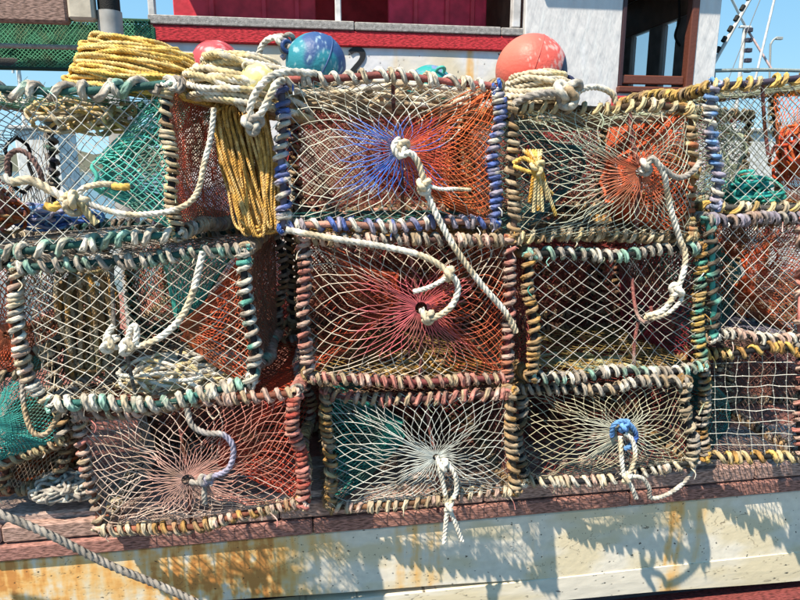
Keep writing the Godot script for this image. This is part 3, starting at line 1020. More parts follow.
	trap("lobster_trap", "bottom trap with white gathered net, teal funnel and knotted white cord hanging down the hull", g, {
		off = Vector3(0, 0.015, 0), f = [Vector3(-0.245, 0.321, -0.060), Vector3(0.367, 0.333, 0.060), Vector3(0.392, -0.020, 0.070), Vector3(-0.237, -0.116, -0.085)],
		bow = [Vector3(0, -0.01, 0), Vector3.ZERO, Vector3(0, -0.02, 0), Vector3.ZERO],
		pal = [[PALEPINK, BEIGE, PINK], [TAN, OCHRE, BEIGE, TAN], [CREAM, PALEPINK, CREAM, BEIGE], [TAN, BEIGE * 0.7, OCHRE, TAN, PALEYEL * 0.7]],
		hoses = [Color(0.08, 0.03, 0.03), Color(0.05, 0.04, 0.03), Color(0.12, 0.06, 0.03), Color(0.15, 0.12, 0.10)],
		side = [TAN, BEIGE * 0.6], back = [TAN, RUST],
		front = {kind = "gather", c = Vector3(0.120, 0.105, 0.030), ca = Color(0.46, 0.47, 0.43), cb = Color(0.50, 0.53, 0.50), n = 48, rows = 10, rc = 0.012, amp = 0.028},
		left = {c = Vector3(0.040, 0.087, -0.250), rc = 0.05, ca = Color(0.02, 0.22, 0.19), n = 100, rows = 20},
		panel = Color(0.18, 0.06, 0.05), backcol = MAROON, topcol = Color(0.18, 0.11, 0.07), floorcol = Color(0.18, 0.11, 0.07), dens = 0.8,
		prop = [[Vector3(0.090, 0.309, -0.020), Vector3(0.108, 0.183, -0.020), Vector3(0.126, 0.109, 0.000)], [Vector3(0.130, 0.071, 0.000), Vector3(0.139, -0.028, -0.020), Vector3(0.141, -0.133, -0.020)]],
		ties = [{p = [Vector3(0.121, 0.117, 0.040), Vector3(0.129, 0.069, 0.055), Vector3(0.142, 0.004, 0.060), Vector3(0.154, -0.061, 0.060), Vector3(0.150, -0.114, 0.065), Vector3(0.143, -0.199, 0.070)], r = 0.0085, knots = [[Vector3(0.139, 0.083, 0.055), 0.022], [Vector3(0.160, -0.064, 0.062), 0.02]]},
			{p = [Vector3(0.150, 0.094, 0.050), Vector3(0.180, 0.048, 0.058), Vector3(0.185, -0.015, 0.060), Vector3(0.160, -0.062, 0.065), Vector3(0.181, -0.123, 0.068), Vector3(0.207, -0.197, 0.070)], r = 0.0085}],
	})
	# ---- column under the red buoy
	trap("lobster_trap", "yellow-roped trap below the red buoy with an orange funnel facing out", g, {
		f = [Vector3(0.349, 1.255, 0.000), Vector3(0.963, 1.256, 0.000), Vector3(1.015, 0.842, 0.000), Vector3(0.378, 0.846, 0.000)], off = Vector3(0.02, 0, 0),
		bow = [Vector3(0, 0.012, 0), Vector3.ZERO, Vector3(0, 0.0, 0), Vector3.ZERO],
		pal = [[PALEYEL, CREAM, PALEYEL, OCHRE], [YELLOW, ORANGE * 0.7, PALEYEL, TAN], [PALEYEL, CREAM, TAN, PALEYEL], [CREAM, BEIGE, TAN]],
		hoses = [Color(0.10, 0.06, 0.03), Color(0.16, 0.08, 0.03), Color(0.14, 0.10, 0.05), Color(0.08, 0.05, 0.04)],
		pitches = [1.4, 1.0, 1.1, 1.0],
		side = [TAN, OCHRE], back = [TAN, OCHRE],
		front = {kind = "gather", c = Vector3(0.779, 1.058, 0.050), ca = Color(0.46, 0.48, 0.38), cb = Color(0.56, 0.17, 0.09), split = 0.7, n = 46, rows = 11, rc = 0.02, bulge = Vector3(0, -0.02, 0.02)},
		right = {c = Vector3(0.749, 1.023, -0.080), rc = 0.07, ca = Color(0.60, 0.11, 0.04), cb = REDOR, n = 130, rows = 22, r = 0.002},
		left = {c = Vector3(0.733, 1.080, -0.350), rc = 0.07, ca = Color(0.06, 0.16, 0.15), n = 50, rows = 12},
		panel = Color(0.15, 0.12, 0.10), backcol = Color(0.10, 0.14, 0.12), topcol = PALEGREEN * 0.8, topsag = -0.05, floorcol = Color(0.16, 0.15, 0.11), dens = 0.8,
		prop = [[Vector3(0.748, 1.260, 0.000), Vector3(0.762, 1.159, 0.010), Vector3(0.778, 1.080, 0.030)], [Vector3(0.794, 1.038, 0.020), Vector3(0.802, 0.949, 0.000), Vector3(0.819, 0.843, -0.020)]], prop_r = 0.008,
		ties = [{p = [Vector3(0.768, 1.058, 0.070), Vector3(0.784, 1.083, 0.080), Vector3(0.793, 1.102, 0.085), Vector3(0.833, 1.071, 0.080), Vector3(0.904, 1.039, 0.060), Vector3(0.962, 1.058, 0.045), Vector3(0.997, 1.090, 0.030)], r = 0.010, pal = [GREY, WHITE * 0.8, GREY], knots = [[Vector3(0.783, 1.077, 0.070), 0.026]]},
			{p = [Vector3(0.807, 1.096, 0.080), Vector3(0.845, 1.049, 0.075), Vector3(0.870, 0.994, 0.060), Vector3(0.901, 0.922, 0.050), Vector3(0.942, 0.835, 0.045), Vector3(0.961, 0.794, 0.050), Vector3(0.960, 0.734, 0.055), Vector3(0.935, 0.660, 0.060), Vector3(0.894, 0.599, 0.060), Vector3(0.839, 0.578, 0.050)], r = 0.010, knots = [[Vector3(0.935, 0.664, 0.060), 0.022]]}],
	})
	trap("lobster_trap", "trap with white-wrapped top bar and plain diamond netting, dark inside", g, {
		f = [Vector3(0.432, 0.792, 0.000), Vector3(1.053, 0.800, 0.000), Vector3(1.108, 0.370, 0.000), Vector3(0.458, 0.364, 0.000)],
		bow = [Vector3(0, 0.0, 0), Vector3.ZERO, Vector3(0, -0.01, 0), Vector3.ZERO],
		pal = [[WHITE, WHITE, PALETEAL, GREY, WHITE], [OCHRE, YELLOW * 0.8, TEAL * 0.7, OCHRE], [WHITE, GREY, PALETEAL, WHITE], [OCHRE, TAN, OCHRE * 1.2]],
		pitches = [1.15, 0.8, 1.05, 0.95],
		side = [TAN, OCHRE], back = [TAN, RUST],
		front = {kind = "diamond", nu = 11, nv = 9, c = Vector3(0.842, 0.574, 0.020), amount = 0.55, ca = Color(0.46, 0.44, 0.40)},
		right = {c = Vector3(1.054, 0.458, -0.350), rc = 0.07, ca = Color(0.30, 0.03, 0.045), n = 66, rows = 14},
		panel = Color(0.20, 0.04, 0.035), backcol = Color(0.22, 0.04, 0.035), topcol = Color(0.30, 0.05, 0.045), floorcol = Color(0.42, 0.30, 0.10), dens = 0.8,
		prop = [[Vector3(0.805, 0.701, 0.000), Vector3(0.816, 0.625, 0.005), Vector3(0.830, 0.570, 0.015), Vector3(0.852, 0.550, 0.025), Vector3(0.870, 0.572, 0.030), Vector3(0.869, 0.606, 0.025)], [Vector3(0.841, 0.545, 0.000), Vector3(0.839, 0.458, -0.010), Vector3(0.853, 0.354, -0.020)]], prop_pal = [PALEPINK * 0.8, PINK, PALEPINK], 
		ties = [{p = [Vector3(0.838, 0.569, 0.040), Vector3(0.867, 0.572, 0.060), Vector3(0.903, 0.586, 0.065), Vector3(0.944, 0.620, 0.065), Vector3(0.958, 0.653, 0.060), Vector3(0.941, 0.676, 0.055)], r = 0.008}],
	})
	trap("lobster_trap", "bottom trap whose net is gathered in a blue knot with a white loop", g, {
		off = Vector3(0, 0.015, 0), f = [Vector3(0.450, 0.291, -0.070), Vector3(1.006, 0.336, 0.060), Vector3(1.051, 0.034, 0.070), Vector3(0.493, -0.079, -0.090)],
		bow = [Vector3(0, 0.0, 0), Vector3.ZERO, Vector3(0, -0.03, 0), Vector3.ZERO],
		pal = [[GREY, WHITE * 0.8, BEIGE], [GREY, CREAM * 0.6, BEIGE * 0.6], [CREAM, WHITE, CREAM, PALEPINK], [TAN * 0.6, GREY * 0.6]],
		side = [TAN, OCHRE * 0.6], back = [TAN, RUST],
		front = {kind = "gather", c = Vector3(0.796, 0.150, 0.030), ca = Color(0.46, 0.43, 0.30), cb = Color(0.50, 0.50, 0.40), n = 46, rows = 11, rc = 0.02, amp = 0.03},
		panel = Color(0.20, 0.04, 0.035), backcol = Color(0.20, 0.04, 0.035), dens = 0.8,
		prop = [[Vector3(0.796, 0.297, -0.020), Vector3(0.801, 0.217, -0.010), Vector3(0.811, 0.163, 0.000)]],
		ties = [{p = [Vector3(0.779, 0.145, 0.050), Vector3(0.780, 0.079, 0.065), Vector3(0.790, 0.016, 0.070), Vector3(0.804, -0.016, 0.070), Vector3(0.815, 0.011, 0.072), Vector3(0.832, 0.073, 0.068), Vector3(0.820, 0.131, 0.060), Vector3(0.790, 0.157, 0.055)], r = 0.0085, knots = [[Vector3(0.807, -0.009, 0.070), 0.02]]},
			{p = [Vector3(0.803, -0.008, 0.070), Vector3(0.826, -0.047, 0.075), Vector3(0.848, -0.091, 0.070)], r = 0.0085},
			{p = [Vector3(0.818, -0.002, 0.070), Vector3(0.862, -0.011, 0.075), Vector3(0.895, -0.055, 0.070), Vector3(0.913, -0.102, 0.060), Vector3(0.983, -0.095, 0.055), Vector3(1.052, -0.048, 0.050), Vector3(1.089, 0.008, 0.040), Vector3(1.080, 0.039, 0.030)], r = 0.008, pal = [GREY, WHITE * 0.8]},
			{p = [Vector3(0.759, 0.137, 0.030), Vector3(0.752, 0.182, 0.045), Vector3(0.782, 0.201, 0.050), Vector3(0.819, 0.179, 0.048), Vector3(0.846, 0.135, 0.040), Vector3(0.823, 0.101, 0.045), Vector3(0.798, 0.094, 0.050)], r = 0.009, pal = [BLUE, SKYB], knots = [[Vector3(0.794, 0.179, 0.045), 0.022]]}],
	})
	# ---- column at the right edge
	trap("lobster_trap", "top right trap with a pale blue post and yellow wraps, teal netting inside", g, {
		f = [Vector3(1.047, 1.335, -0.020), Vector3(1.754, 1.394, -0.020), Vector3(1.868, 0.913, -0.020), Vector3(1.108, 0.938, -0.020)],
		bow = [Vector3(0, 0.0, 0), Vector3.ZERO, Vector3(0, 0.0, 0), Vector3.ZERO],
		pal = [[PALEYEL, YELLOW, PALEYEL], [WHITE], [PALEYEL, YELLOW, CREAM], [WHITE, LILAC, SKYB * 1.2, WHITE]],
		hoses = [Color(0.06, 0.05, 0.08), BLACK, Color(0.10, 0.09, 0.08), Color(0.2, 0.22, 0.3)],
		pitches = [1.6, 1.0, 1.7, 1.0],
		side = [OCHRE, YELLOW * 0.8, TAN], back = [GREY, TAN],
		front = {kind = "diamond", nu = 13, nv = 9, ca = Color(0.55, 0.56, 0.52)},
		right = {c = Vector3(1.518, 1.135, -0.200), rc = 0.06, ca = ORANGE, n = 70, rows = 16},
		left = {c = Vector3(1.400, 1.138, -0.350), rc = 0.06, ca = PALEGREEN * 0.7, n = 40, rows = 12},
		panel = PALEGREEN * 0.6, backcol = PALEGREEN * 0.6,
		prop = [[Vector3(1.238, 1.346, -0.030), Vector3(1.277, 1.232, -0.050), Vector3(1.308, 1.114, -0.050)]],
	})
	trap("lobster_trap", "mid-height trap at the right edge with diamond netting and an orange funnel", g, {
		f = [Vector3(1.068, 0.899, 0.000), Vector3(1.419, 0.898, 0.000), Vector3(1.487, 0.466, 0.000), Vector3(1.128, 0.474, 0.000)],
		bow = [Vector3(0, 0.0, 0), Vector3.ZERO, Vector3(0, 0.0, 0), Vector3.ZERO],
		pal = [[PALEPINK * 0.7, LILAC * 0.7, GREY], [PINK, PALEPINK, PINK], [PALEPINK, WHITE, PALEPINK], [DKTEAL * 2, BLACK]],
		pitches = [0.9, 2.2, 1.0, 1.4], hoses = [BLACK, PINK, BLACK, DKTEAL],
		side = [TAN, GREY], back = [TAN, RUST],
		front = {kind = "diamond", nu = 7, nv = 9, ca = Color(0.62, 0.58, 0.52)},
		right = {c = Vector3(1.384, 0.673, -0.250), rc = 0.06, ca = Color(0.52, 0.09, 0.03), n = 110, rows = 18},
		left = {c = Vector3(1.508, 0.594, -0.450), rc = 0.09, ca = DKTEAL, n = 70, rows = 14, ring = false},
		panel = Color(0.14, 0.13, 0.12), backcol = DKTEAL, floorcol = LILAC * 0.5, dens = 0.8,
	})
	trap("lobster_trap", "bottom right trap with square white netting over a yellow-wrapped bar", g, {
		f = [Vector3(1.134, 0.407, -0.050), Vector3(1.450, 0.429, 0.050), Vector3(1.513, 0.009, 0.060), Vector3(1.205, -0.018, -0.060)],
		bow = [Vector3(0, 0.0, 0), Vector3.ZERO, Vector3(0, 0.0, 0), Vector3.ZERO],
		pal = [[PALEYEL, YELLOW, OCHRE], [PALEPINK, PINK], [YELLOW, PALEYEL, YELLOW, OCHRE], [PALEYEL * 0.6, GREY, OCHRE * 0.7]],
		pitches = [1.2, 1.3, 1.15, 0.8], rrs = [1.0, 1.0, 1.15, 1.0],
		side = [TAN, GREY * 0.6], back = [TAN, RUST],
		front = {kind = "square", nu = 8, nv = 9, ca = Color(0.50, 0.50, 0.46)},
		left = {c = Vector3(1.440, 0.040, -0.350), rc = 0.1, ca = DKTEAL, n = 60, rows = 12, ring = false},
		panel = Color(0.15, 0.09, 0.08), backcol = Color(0.16, 0.07, 0.06), dens = 0.8,
	})
	# ---- the skewed column at the left
	trap("lobster_trap", "top left trap under the yellow rope coil, thick white wraps, teal and red nets", g, {
		f = [Vector3(-1.347, 1.277, 0.020), Vector3(-0.675, 1.305, 0.020), Vector3(-0.667, 0.879, 0.020), Vector3(-1.374, 0.835, 0.020)], off = Vector3(0.15, 0.0, 0), d = 0.58,
		bow = [Vector3(0, 0.0, 0), Vector3.ZERO, Vector3(0, -0.008, 0), Vector3.ZERO],
		pal = [[WHITE, GREY, WHITE, PALETEAL, WHITE], [CREAM, PALEYEL, CREAM, TAN], [WHITE, WHITE, PALETEAL, WHITE], [WHITE, GREY]],
		pitches = [2.1, 0.72, 1.5, 1.0], rrs = [1.35, 0.8, 1.2, 1.0],
		hoses = [Color(0.02, 0.08, 0.07), BLACK, Color(0.02, 0.09, 0.08), BLACK],
		sides = [[WHITE, GREY], [GREY, WHITE, GREY], [GREY, CREAM * 0.7], [GREY, CREAM]], back = [Color(0.02, 0.03, 0.09), GREY * 0.4, DKTEAL],
		front = {kind = "diamond", nu = 14, nv = 9, ca = Color(0.58, 0.58, 0.54)},
		right = {c = Vector3(-0.890, 1.048, -0.030), rc = 0.05, ca = Color(0.10, 0.48, 0.40), n = 66, rows = 16, r = 0.0022, drop = 0.0, panel = Color(0.66, 0.14, 0.085), pn = 36},
		left = {c = Vector3(-1.211, 1.080, -0.300), rc = 0.09, ca = GREY, n = 30, rows = 10, ringcol = BLACK},
		panel = GREY, backcol = GREY, topcol = Color(0.05, 0.22, 0.16), topsag = -0.05, backn = 16,
		ties = [{p = [Vector3(-0.546, 1.240, 0.030), Vector3(-0.557, 1.165, 0.040), Vector3(-0.581, 1.080, 0.050), Vector3(-0.601, 1.009, 0.055), Vector3(-0.637, 0.967, 0.060), Vector3(-0.711, 0.945, 0.060), Vector3(-0.806, 0.943, 0.060), Vector3(-0.885, 0.966, 0.060), Vector3(-0.922, 0.995, 0.060), Vector3(-0.909, 1.017, 0.060), Vector3(-0.853, 1.028, 0.060), Vector3(-0.798, 1.019, 0.055)], r = 0.0085, pal = [CREAM, WHITE, CREAM]},
			{p = [Vector3(-1.117, 1.050, 0.050), Vector3(-1.096, 1.034, 0.055), Vector3(-1.050, 1.039, 0.055), Vector3(-1.001, 1.012, 0.055), Vector3(-0.951, 0.984, 0.055), Vector3(-0.900, 0.977, 0.050)], r = 0.013, pal = [WHITE, CREAM]},
			{p = [Vector3(-0.977, 0.973, 0.060), Vector3(-0.997, 0.962, 0.065), Vector3(-1.014, 0.970, 0.060)], r = 0.012, pal = [YELLOW]},
			{p = [Vector3(-0.834, 1.022, 0.060), Vector3(-0.808, 1.019, 0.060), Vector3(-0.788, 1.019, 0.055)], r = 0.0105, pal = [YELLOW]},
			{p = [Vector3(-0.971, 0.984, 0.060), Vector3(-0.947, 0.998, 0.065), Vector3(-0.921, 0.979, 0.070), Vector3(-0.904, 0.944, 0.065), Vector3(-0.885, 0.916, 0.060)], r = 0.011, pal = [PALEYEL, CREAM], knots = [[Vector3(-0.933, 0.976, 0.065), 0.032]]},
			{p = [Vector3(-1.109, 1.045, 0.045), Vector3(-1.101, 1.099, 0.050), Vector3(-1.073, 1.120, 0.050), Vector3(-1.044, 1.104, 0.050), Vector3(-1.023, 1.061, 0.050), Vector3(-1.025, 1.028, 0.040)], r = 0.0075, pal = [Color(0.18, 0.11, 0.10)]}],
	})
	trap("lobster_trap", "left mid-height trap, grey and white wraps, square-hung net over heaped cream rope", g, {
		f = [Vector3(-1.124, 0.788, 0.020), Vector3(-0.483, 0.827, 0.020), Vector3(-0.486, 0.405, 0.020), Vector3(-1.084, 0.368, 0.020)], off = Vector3(0.07, 0.0, 0),
		bow = [Vector3(0, 0.01, 0), Vector3(0.02, 0, 0), Vector3(0, -0.04, 0), Vector3(-0.03, 0, 0.01)],
		pal = [[WHITE, GREY, PALETEAL, GREY, WHITE], [WHITE, GREY, WHITE, DKTEAL * 2], [WHITE, PALETEAL, WHITE, WHITE, CREAM], [CREAM, WHITE, PALEPINK, CREAM]],
		pitches = [1.05, 1.15, 1.1, 0.82], rrs = [1.0, 1.05, 1.3, 1.0],
		hoses = [Color(0.02, 0.07, 0.06), BLACK, Color(0.02, 0.09, 0.08), Color(0.06, 0.04, 0.03)],
		sides = [[GREY], [GREY, BEIGE], [WHITE * 0.8, PALEPINK, PALETEAL], [CREAM, GREY]], back = [TAN, GREY],
		front = {kind = "diamond", nu = 12, nv = 11, c = Vector3(-0.835, 0.552, 0.050), amount = 0.35, ca = Color(0.60, 0.56, 0.48)},
		right = {c = Vector3(-0.699, 0.548, -0.120), rc = 0.035, ca = Color(0.58, 0.115, 0.05), cb = ORANGE, n = 96, rows = 20, panel = Color(0.30, 0.16, 0.11), pn = 26},
		left = {c = Vector3(-1.134, 0.493, -0.400), rc = 0.09, ca = CREAM * 0.7, n = 40, rows = 10},
		panel = BEIGE * 0.8, backcol = Color(0.07, 0.30, 0.25), topcol = GREY, floorcol = CREAM,
		extra = [{q = [Vector3(-0.822, 0.762, -0.420), Vector3(-0.551, 0.771, -0.420), Vector3(-0.532, 0.806, -0.100), Vector3(-0.742, 0.798, -0.100)], c = Vector3(-0.716, 0.542, -0.200), rc = 0.02, ca = Color(0.07, 0.42, 0.35), n = 60, rows = 16}],
		prop = [[Vector3(-0.871, 0.797, 0.000), Vector3(-0.879, 0.681, 0.000), Vector3(-0.874, 0.610, 0.030)], [Vector3(-0.847, 0.531, 0.030), Vector3(-0.846, 0.431, -0.000), Vector3(-0.837, 0.351, 0.000)], [Vector3(-0.701, 0.522, -0.140), Vector3(-0.725, 0.457, -0.140), Vector3(-0.745, 0.392, -0.140)]], prop_pal = [Color(0.05, 0.045, 0.04), GREY * 0.5],
		ties = [{p = [Vector3(-0.600, 0.828, 0.050), Vector3(-0.612, 0.782, 0.065), Vector3(-0.633, 0.712, 0.070), Vector3(-0.668, 0.641, 0.075), Vector3(-0.721, 0.588, 0.075), Vector3(-0.778, 0.558, 0.070), Vector3(-0.826, 0.551, 0.060)], r = 0.0105},
			{p = [Vector3(-0.834, 0.533, 0.060), Vector3(-0.805, 0.572, 0.070), Vector3(-0.803, 0.613, 0.065), Vector3(-0.822, 0.600, 0.060), Vector3(-0.835, 0.545, 0.060)], r = 0.0095, knots = [[Vector3(-0.835, 0.552, 0.060), 0.026]]},
			{p = [Vector3(-0.869, 0.615, 0.050), Vector3(-0.892, 0.579, 0.060), Vector3(-0.883, 0.548, 0.060), Vector3(-0.850, 0.551, 0.055)], r = 0.009, knots = [[Vector3(-0.883, 0.562, 0.055), 0.028]]}],
	})
	trap("lobster_trap", "bottom left trap with rusty pink wraps, red netting and a grey cord loop", g, {
		f = [Vector3(-1.019, 0.315, -0.020), Vector3(-0.346, 0.378, 0.070), Vector3(-0.333, 0.006, 0.080), Vector3(-1.002, -0.104, -0.040)], off = Vector3(0.03, 0.01, 0),
		bow = [Vector3(0, 0.0, 0), Vector3.ZERO, Vector3(0, -0.022, 0), Vector3.ZERO],
		pal = [[BEIGE, PALEPINK], [PINK * 0.8, RED, PINK], [Color(0.50, 0.26, 0.12), CREAM, PALEPINK, OCHRE, BEIGE], [PALEPINK * 0.8, BEIGE, PALEPINK, PINK]],
		pitches = [1.0, 0.7, 0.95, 1.05],
		hoses = [RUST, Color(0.16, 0.03, 0.03), RUST, RUST],
		sides = [[GREY], [GREY, PINK], [PALEPINK, PALEYEL], [PALEYEL * 0.8, CREAM, GREY]], back = [TAN, GREY],
		front = {kind = "gather", c = Vector3(-0.692, 0.098, 0.050), ca = Color(0.55, 0.42, 0.35), cb = Color(0.50, 0.30, 0.25), rc = 0.02, amp = 0.035, zones = [{from = 0.5, to = 1.2, n = 48, rows = 12}, {from = 0.2, to = 0.5, n = 60, rows = 14, ca = Color(0.54, 0.22, 0.17), cb = Color(0.50, 0.27, 0.22)}]},
		right = {c = Vector3(-0.616, 0.085, -0.200), rc = 0.06, ca = Color(0.52, 0.07, 0.04), n = 74, rows = 17},
		left = {c = Vector3(-0.902, 0.008, -0.350), rc = 0.06, ca = GREY * 1.2, n = 44, rows = 12},
		panel = Color(0.30, 0.08, 0.06), backcol = Color(0.12, 0.05, 0.04), floorcol = PALEPINK * 0.8, topcol = REDOR * 0.7, dens = 1.2,
		prop = [[Vector3(-0.716, 0.324, 0.000), Vector3(-0.709, 0.218, 0.010), Vector3(-0.696, 0.140, 0.030)], [Vector3(-0.692, 0.059, 0.030), Vector3(-0.703, -0.035, 0.000), Vector3(-0.697, -0.139, 0.000)]],
		ties = [{p = [Vector3(-0.679, 0.341, 0.050), Vector3(-0.666, 0.288, 0.060), Vector3(-0.625, 0.261, 0.065), Vector3(-0.576, 0.256, 0.070), Vector3(-0.547, 0.220, 0.070), Vector3(-0.547, 0.173, 0.070), Vector3(-0.568, 0.130, 0.065), Vector3(-0.610, 0.111, 0.060), Vector3(-0.646, 0.090, 0.055), Vector3(-0.687, 0.091, 0.050)], r = 0.0095, pal = [GREY, LILAC * 0.8, GREY], knots = [[Vector3(-0.633, 0.096, 0.055), 0.024]]},
			{p = [Vector3(-0.637, 0.089, 0.055), Vector3(-0.644, 0.058, 0.060), Vector3(-0.644, 0.016, 0.055)], r = 0.009, pal = [GREY, WHITE * 0.7]}],
	})
	# ---- two more at the left edge, partly out of the picture
	trap("lobster_trap", "orange-netted trap cut by the left edge, level with the middle row", g, {
		f = [Vector3(-1.734, 0.802, -0.100), Vector3(-1.183, 0.789, -0.100), Vector3(-1.196, 0.436, -0.100), Vector3(-1.773, 0.425, -0.100)], d = 0.55,
		pal = [[GREY, WHITE * 0.7], [TAN, BEIGE], [BEIGE, TAN, CREAM * 0.7], [TAN]],
		side = [TAN, BEIGE], back = [TAN],
		front = {kind = "gather", c = Vector3(-1.210, 0.569, -0.060), ca = Color(0.60, 0.12, 0.05), n = 90, rows = 16, rc = 0.015},
		panel = Color(0.30, 0.10, 0.05), backcol = ORANGE * 0.6,
	})
	trap("lobster_trap", "teal-netted trap leaning on the gunwale at the far left edge", g, {
		f = [Vector3(-1.625, 0.399, -0.120), Vector3(-1.132, 0.493, -0.120), Vector3(-1.108, 0.197, -0.100), Vector3(-1.640, 0.042, -0.100)], off = Vector3(0.06, 0.012, 0), d = 0.5,
		pal = [[CREAM * 0.8, BEIGE, TAN], [CREAM * 0.7, GREY, TAN], [CREAM * 0.8, PALEYEL * 0.7, BEIGE], [TAN]],
		hoses = [RUST * 0.6, BLACK, RUST * 0.6, BLACK],
		side = [TAN, CREAM * 0.7], back = [TAN, RUST],
		front = {kind = "gather", c = Vector3(-1.326, 0.282, -0.060), ca = Color(0.05, 0.30, 0.27), n = 110, rows = 18, rc = 0.02},
		panel = Color(0.12, 0.05, 0.03), backcol = RUST,
		ties = [{p = [Vector3(-1.183, 0.426, -0.050), Vector3(-1.178, 0.334, -0.030), Vector3(-1.159, 0.264, -0.020), Vector3(-1.122, 0.255, -0.020), Vector3(-1.088, 0.299, -0.020), Vector3(-1.059, 0.351, -0.020)], r = 0.0085, pal = [GREY, BEIGE]}],
	})

func build_edge_trap() -> void:
	trap("lobster_trap", "small brown rope-bound trap leaning behind the off-white net bundle at the far left", "lobster traps stacked on the gunwale", {
		f = [Vector3(-1.311, 0.230, -0.220), Vector3(-1.094, 0.223, -0.240), Vector3(-1.193, -0.009, -0.190), Vector3(-1.352, -0.003, -0.190)], d = 0.25,
		pal = [[CREAM * 0.7, TAN], [TAN, BEIGE], [BEIGE, TAN, RUST * 2], [CREAM * 0.7, TAN]],
		side = [TAN, BEIGE], back = [TAN], hose = RUST * 0.6,
		front = {kind = "diamond", nu = 12, nv = 10, ca = Color(0.34, 0.24, 0.17)},
		panel = Color(0.30, 0.18, 0.12), backcol = RUST * 1.4,
	})

func build_back_traps() -> void:
	# two more rows behind in their own shade, seen only through the front traps; plain brown-red netting
	var first: Node3D = null
	var lab := "%s trap in the %s shaded row, seen through %s"
	var cols := ["the blue-posted column", "the column under the red buoy", "the dark column beside the right edge", "the skewed left column", "the column at the right edge"]
	var rows := ["bottom", "middle", "top"]
	var x0 := [-0.33, 0.36, 1.05, -0.988, 1.74]
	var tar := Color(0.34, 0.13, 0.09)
	for dep in 2:
		for c in 5:
			for r in 3:
				if c >= 3 and (r == 2 or dep == 1): continue
				var y0: float = [-0.062, 0.415, 0.90][r]
				var text: String = lab % [rows[r], ["second", "third"][dep], cols[c]]
				if first == null:
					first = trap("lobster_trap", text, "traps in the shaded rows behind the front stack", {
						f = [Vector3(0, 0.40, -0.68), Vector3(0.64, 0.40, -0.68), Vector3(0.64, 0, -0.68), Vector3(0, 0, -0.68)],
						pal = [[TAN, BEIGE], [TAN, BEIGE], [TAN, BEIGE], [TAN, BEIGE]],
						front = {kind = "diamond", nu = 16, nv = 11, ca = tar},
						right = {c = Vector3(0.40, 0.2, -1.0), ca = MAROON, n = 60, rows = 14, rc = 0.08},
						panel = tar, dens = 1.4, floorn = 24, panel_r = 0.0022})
					first.position += Vector3(x0[c], y0, 0)
				else:
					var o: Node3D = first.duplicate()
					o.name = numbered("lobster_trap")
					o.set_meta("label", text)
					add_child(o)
					o.position = first.position + Vector3(x0[c] - x0[0] + rng.randf_range(-0.01, 0.01), y0 + 0.062, rng.randf_range(-0.02, 0.01) - 0.68 * dep)

